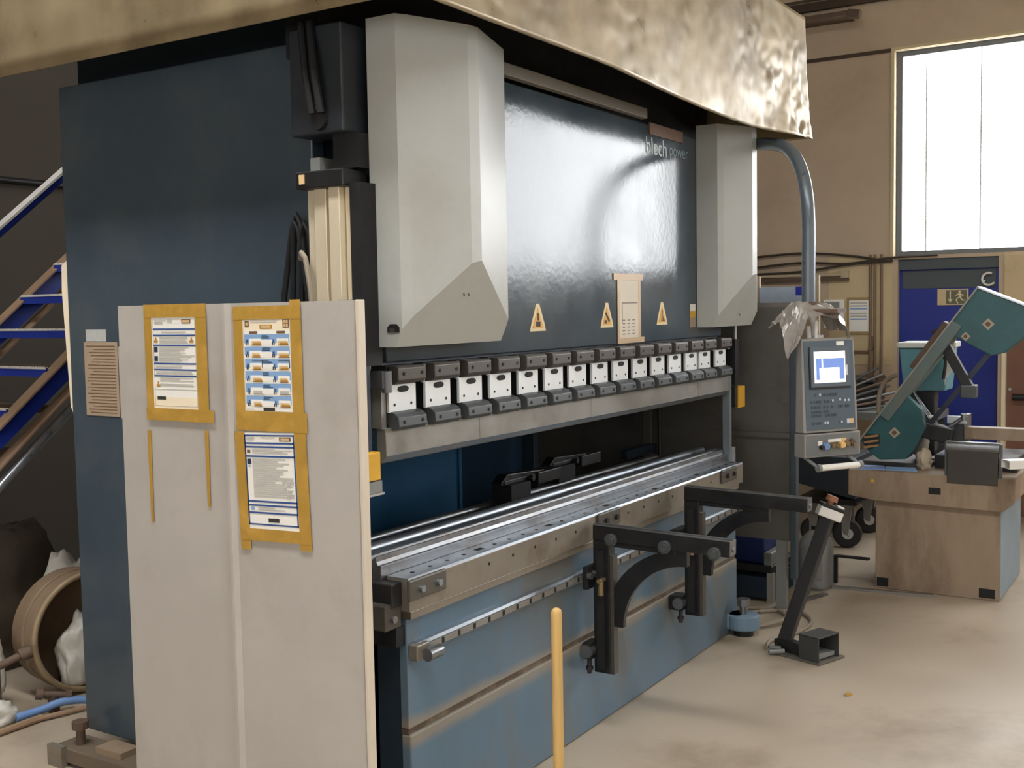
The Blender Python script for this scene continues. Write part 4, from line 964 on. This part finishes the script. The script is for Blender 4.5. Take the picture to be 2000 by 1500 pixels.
# wall notices, conduits and cable runs on the end wall
wn = thing('wall_notice', 'framed white notice with grey lines on the end wall beside the conduits', 'notice', (XW-.01, .35, 1.5))
B(XW-.022, XW-.008, .245, .455, 1.515, 1.835).build('frame', M('frame_tan', '#a58a5e', .5), wn, bevel=.002)
B(XW-.024, XW-.022, .268, .435, 1.54, 1.81).build('paper', PAPER, wn)
for z, mt in ((1.78,PGREY),(1.755,PGREY),(1.73,PSKY),(1.69,PGREY),(1.665,PGREY),(1.64,PSKY)): B(XW-.025, XW-.024, .28, .425, z, z+.012).build('text_line', mt, wn)
wn = thing('wall_notice', 'partly hidden white notice left of the framed one on the end wall', 'notice', (XW-.01, .56, 1.6))
B(XW-.02, XW-.008, .48, .66, 1.57, 1.82).build('paper', PAPER, wn); B(XW-.021, XW-.02, .52, .65, 1.66, 1.80).build('grey_block', M('notice_grey', '#8b8b86', .7), wn)
cd = thing('conduit', 'group of vertical brown conduits on the end wall left of the blue door', 'conduit', (XW-.02, .2, 1.0))
for y in (.255, .215, .16): MB().cyl((XW-.022, y, .95), (XW-.022, y, 2.2), .012, 8).build('pipe', M('conduit_brown', '#7b6650', .6), cd, smooth=True)
MB().tube([(XW-.02,.50,1.36),(XW-.02,.28,1.36),(XW-.02,.24,1.39),(XW-.02,.235,1.5)], .014, 8).build('elbow_pipe', M('conduit_brown', '#7b6650', .6), cd, smooth=True)
for y in (.36, .26, .16): B(XW-.04, XW-.008, y-.04, y+.03, 1.0, 1.16).build('socket_box', M('socket_brown', '#6f5846', .6), cd, bevel=.004)
for k, (zs, lb) in enumerate((((2.20,2.235,2.20,2.14), 'uppermost sagging cable on the end wall under the window'), ((2.10,2.15,2.13,2.165), 'middle dark cable on the end wall running to the door head'), ((2.06,2.07,2.12,2.14), 'lowest dark cable on the end wall above the shelf'))):
    pts = [(XW-.03, 1.5, zs[0]), (XW-.03, .9, zs[1]), (XW-.03, .45, zs[2]), (XW-.03, .10, zs[3]), (XW-.03, -.30 if k == 1 else .09, zs[3]+.01)]
    tag(MB().tube(spline(pts), .011, 6).build('wall_cable', M('cable_dark', '#3f352c', .6), smooth=True), lb, 'cable', 'cable runs on the end wall')
cb = thing('cable_tray', 'pale conduit rail with dark rail below on the end wall', 'conduit', (XW-.03, .9, 1.95))
MB().cyl((XW-.03, 1.6, 2.04), (XW-.03, .48, 2.035), .014, 8).build('pale_pipe', M('pipe_pale', '#b9a98c', .5), cb, smooth=True)
B(XW-.05, XW-.005, .44, 1.6, 1.985, 2.01).build('dark_rail', M('rail_dark', '#5b4a3a', .7), cb)
B(XW-.05, XW-.005, .44, .50, 2.01, 2.07).build('junction', M('pipe_pale', '#b9a98c', .5), cb)
# wall bracket high on the wall
o = MB().box(XW-.25, XW-.001, .40, 1.0, 4.20, 4.24).cyl((XW-.2, .40, 4.22), (XW-.2, .30, 4.20), .04).build('wall_bracket', M('bracket_brown', '#5c4a3b', .7)); tag(o, 'dark horizontal bracket high on the end wall', 'bracket')
# shelf with bins by the wall, seen behind the tube
sh = thing('shelf_unit', 'steel shelf with pale uprights behind the pendant tube', 'shelf', (6.3, 1.0, 0))
for y in (1.45, .98, .48): B(6.15, 6.19, y-.03, y+.03, 0, 2.02).build('upright', M('upright_pale', '#b0a18a', .5), sh)
B(6.1, 6.6, .42, 1.5, 1.72, 1.75).build('shelf_board', PLAST, sh); B(6.1, 6.6, .42, 1.5, .9, .93).build('shelf_board', PLAST, sh)
tag(MB().prism([(6.12,1.75),(6.55,1.75),(6.55,1.93),(6.14,1.90)], 'y', 1.02, 1.38).build('storage_bin', BIN, bevel=.01), 'bright blue storage bin on the shelf behind the right cover', 'bin')
o = thing('carton', 'pale blue and white carton on the shelf next to the tube', 'box', (6.3, .75, 1.75))
B(6.12, 6.5, .56, .94, 1.75, 1.93).build('body', M('carton_pale', '#aebed0', .5), o, bevel=.004); B(6.115, 6.12, .57, .63, 1.86, 1.93).build('blue_patch', BIN, o)
# cluttered bench below, mostly hidden
bn = thing('workbench', 'grey workbench against the end wall behind the saw bow', 'workbench', (6.4, -.03, 0))
B(6.1, 6.7, -.45, .38, .86, .92).build('top', PLAST, bn)
for y in (-.4, .33): B(6.12, 6.18, y-.03, y+.03, 0, .86).build('leg', CLAMP, bn); B(6.6, 6.66, y-.03, y+.03, 0, .86).build('leg', CLAMP, bn)
r = random.Random(9)
wd = ('dark rod at the bottom of the scrap on the bench', 'rusty rod lowest but one in the bench scrap', 'bright short rod in the bench scrap behind the saw', 'dark rod in the middle of the bench scrap',
      'rusty steep rod in the bench scrap', 'bright rod crossing the upper bench scrap', 'dark rod near the top of the bench scrap')
for k in range(7):
    y = -.02 + .03*k; z = .934 + .028*k
    tag(MB().cyl((6.14+.03*k, y+.16, z), (6.50, y-.14+.05*r.random(), z+.03+.02*k), .011, 8).build('scrap_rod', (CLAMP, RUST, STEEL)[k % 3], smooth=True), wd[k], 'rod', 'scrap rods on the bench')
tag(MB().box(6.52, 6.68, .05, .32, .92, 1.12).box(6.5, 6.6, .10, .24, 1.12, 1.16).build('machine_vice', M('junk_dark', '#3b3833', .6, var=.2), bevel=.02), 'dark bench tool under the socket boxes on the bench', 'tool')
tag(MB().cyl((6.2, -.32, .92), (6.2, -.32, 1.06), .06, 14).cyl((6.2, -.32, 1.06), (6.2, -.32, 1.10), .03).build('oil_can', M('can_pale', '#b1a695', .5), smooth=True), 'pale oil can standing on the bench behind the saw bow', 'can')

# ================================================================== LEFT BACKGROUND: STAIRS
st = thing('staircase', 'blue steel staircase with grating treads behind the left frame', 'staircase', (.9, 3.05, 0))
sl = .82
zt0 = lambda x: 1.273 + (x - .314)*sl       # top edge of stringer
def stringer(y, nm, x0=-1.15, x1=2.4):
    h_ = .17
    o = MB().prism([(x0, max(0, zt0(x0)-h_)), (x0, zt0(x0)), (x1, zt0(x1)), (x1, zt0(x1)-h_)], 'y', y-.006, y+.006).build(nm, STBLUE, st)
    MB().prism([(x0, zt0(x0)), (x0, zt0(x0)+.012), (x1, zt0(x1)+.012), (x1, zt0(x1))], 'y', y-.045, y+.03).build('top_flange', STTAN, o)
    MB().prism([(x0+.1, zt0(x0+.1)-h_-.012), (x0+.1, zt0(x0+.1)-h_), (x1, zt0(x1)-h_), (x1, zt0(x1)-h_-.012)], 'y', y-.045, y+.03).build('bottom_flange', STTAN, o)
    return o
stringer(2.62, 'stringer'); stringer(3.50, 'stringer')
zt_ = 1.54
for k in range(-7, 6):
    x = .60 + .226*k; z = zt_ + .187*k
    if z < .1: continue
    t_ = B(x, x+.012, 2.635, 3.485, z-.045, z).build('tread', STBLUE, st)
    q = MB()
    for i in range(40): q.box(x-.006, x+.012, 2.64+.021*i, 2.652+.021*i, z, z+.006)
    q.box(x-.004, x+.03, 2.635, 3.485, z-.006, z+.001)
    q.build('serrated_nosing', PLWH, t_)  # nosing coloured white to stand for its highlights
    q = MB()
    for i in range(27): q.box(x+.02, x+.25, 2.65+.031*i, 2.656+.031*i, z-.03, z-.004)
    q.box(x+.24, x+.255, 2.635, 3.485, z-.04, z)
    q.build('grating_bars', GRATE, t_)
h0, h1 = (-1.1, zt0(-1.1)+.88), (2.4, zt0(2.4)+.88)
hr = MB().tube([(h0[0],2.62,h0[1]),(h1[0],2.62,h1[1])], .024, 12).build('handrail', STBLUE, st, smooth=True)
MB().prism([(h0[0],h0[1]+.018),(h0[0],h0[1]+.033),(h1[0],h1[1]+.033),(h1[0],h1[1]+.018)], 'y', 2.59, 2.65).build('rail_cap', PLWH, hr)
for x in (-.9, 1.2): MB().tube([(x,2.62,zt0(x)),(x,2.62,zt0(x)+.89)], .018, 10).build('baluster', STBLUE, st, smooth=True)
MB().tube([(-.6,2.62,.25),(2.3,2.62,zt0(2.3)-.29)], .024, 10).build('lower_pipe', GALV, st, smooth=True)
B(2.3, 2.36, 2.6, 2.66, 0, zt0(2.3)-.1).build('support_post', STBLUE, st); B(2.3, 2.36, 3.47, 3.53, 0, zt0(2.3)-.1).build('support_post', STBLUE, st)
# pipe on the back wall
tag(MB().cyl((-6, YB-.03, 2.71), (6.5, YB-.03, 2.71), .022, 10).build('wall_pipe', BLACK, smooth=True), 'dark horizontal pipe on the back wall above the stair rail', 'pipe')

# drum on its side with bags
dm = thing('drum', 'brown steel drum lying on its side with white bags inside', 'drum', (.50, 2.35, 0))
ax = Vector((-.10, -1, 0)).normalized(); c0_ = Vector((.50, 2.25, .292)); c1_ = c0_ - ax*.20
def shell(ra, rb, ca, cb, nm, mt, n=40):
    q = MB(); u = ax.cross(Vector((0,0,1))).normalized(); v = ax.cross(u)
    rings = []
    for c, r_ in ((ca, ra), (cb, ra), (cb, rb), (ca, rb)):
        rings += [c + (u*math.cos(2*math.pi*i/n) + v*math.sin(2*math.pi*i/n))*r_ for i in range(n)]
    fs = [(k*n+i, k*n+(i+1)%n, ((k+1)%4)*n+(i+1)%n, ((k+1)%4)*n+i) for k in range(4) for i in range(n)]
    return q.add(rings, fs).build(nm, mt, dm, smooth=True)
shell(.28, .27, c0_, c1_, 'shell', DRUM)
MB().ring(tuple(c0_), tuple(ax), .277, .014, 44, 10).build('rim', M('rim_tan', '#9b8668', .45, var=.15), dm, smooth=True)
MB().ring(tuple(c0_ - ax*.10), tuple(ax), .281, .008, 44, 8).build('hoop', DRUM, dm, smooth=True)
MB().cyl(tuple(c1_), tuple(c1_ + ax*.01), .275, 40).build('bottom', DRUM, dm)
def bag(name, c, r3, seed, label, mat=BAG, grp='white plastic bags by the drum'):
    bm = bmesh.new(); bmesh.ops.create_icosphere(bm, subdivisions=4, radius=1)
    for v in bm.verts:
        p = v.co.copy(); k = 1 + .34*noise.noise(p*1.6 + Vector((seed, 0, 0))) + .26*abs(noise.noise(p*3.4 + Vector((0, seed, 0)))) - .1
        v.co = Vector((p.x*r3[0]*k, p.y*r3[1]*k, max(p.z*k, -.75)*r3[2]))
    me = bpy.data.meshes.new(name); bm.to_mesh(me); bm.free()
    zm = min(v.co.z for v in me.vertices); me.transform(Matrix.Translation((0, 0, -zm)))
    for p in me.polygons: p.use_smooth = True
    me.materials.append(mat)
    o = bpy.data.objects.new(name, me); COL.objects.link(o); o.location = c
    return tag(o, label, 'bag', grp)
tag(bag('beige_casting', (4.36, -.76, .7455), (.05, .05, .075), 21.0, 'rounded beige rag on the saw tray beside the lower wheel cover', M('casting_beige', '#b3a48e', .8, var=.2), None), cat='casting')  # lumpy bag shape standing in for a rounded casting
bag('plastic_bag', (.50, 2.31, .035), (.14, .07, .18), 1.0, 'white plastic bag inside the mouth of the drum')
bag('plastic_bag', (.0, 2.46, 0), (.17, .10, .24), 4.0, 'white plastic bag leaning against the left of the drum')
bag('plastic_bag', (-.06, 2.20, 0), (.12, .07, .07), 7.0, 'flat white plastic bag lying at the left frame edge')
bag('plastic_bag', (.78, 2.75, 0), (.20, .12, .33), 9.0, 'tall pale bag behind the drum next to the blue frame')
bag('rubble_sack', (.40, 3.0, 0), (.62, .18, .42), 12.0, 'dark brown sack behind the drum under the stairs', M('sack_dark', '#4a4034', .8, bump=.3), 'sacks under the stairs')
tag(MB().tube(spline([(.03,2.15,.035),(.14,2.13,.04),(.22,2.10,.055),(.30,2.06,.05),(.36,2.02,.03)]), .018, 10).build('blue_hose', HOSEB, smooth=True), 'short piece of blue hose on the floor before the drum', 'hose')
tag(MB().cyl((-.25,2.10,.016), (.12,2.10,.018), .016, 8).cyl((.10,2.095,.018), (.30,2.04,.014), .012, 8).build('wooden_stick', STTAN, smooth=True), 'brown wooden stick on the floor before the blue hose', 'stick')
tag(MB().cyl((.16,2.17,.10), (.27,2.10,.075), .014, 10).cyl((.15,2.176,.102), (.175,2.16,.096), .026, 10).cyl((.255,2.11,.078), (.275,2.097,.074), .032, 6).box(.20, .23, 2.12, 2.16, 0, .085).build('rusty_bolt', RUST, smooth=True), 'rusty pipe fitting in front of the drum rim', 'fitting')
tag(MB().cyl((-.10,2.34,.19), (.16,2.24,.28), .018, 10).cyl((.13,2.252,.27), (.175,2.233,.285), .03, 10).cyl((.04,2.285,.0), (.04,2.285,.235), .012, 8).build('clamp_rod', RUST, smooth=True), 'brown rod resting against the drum side', 'rod')
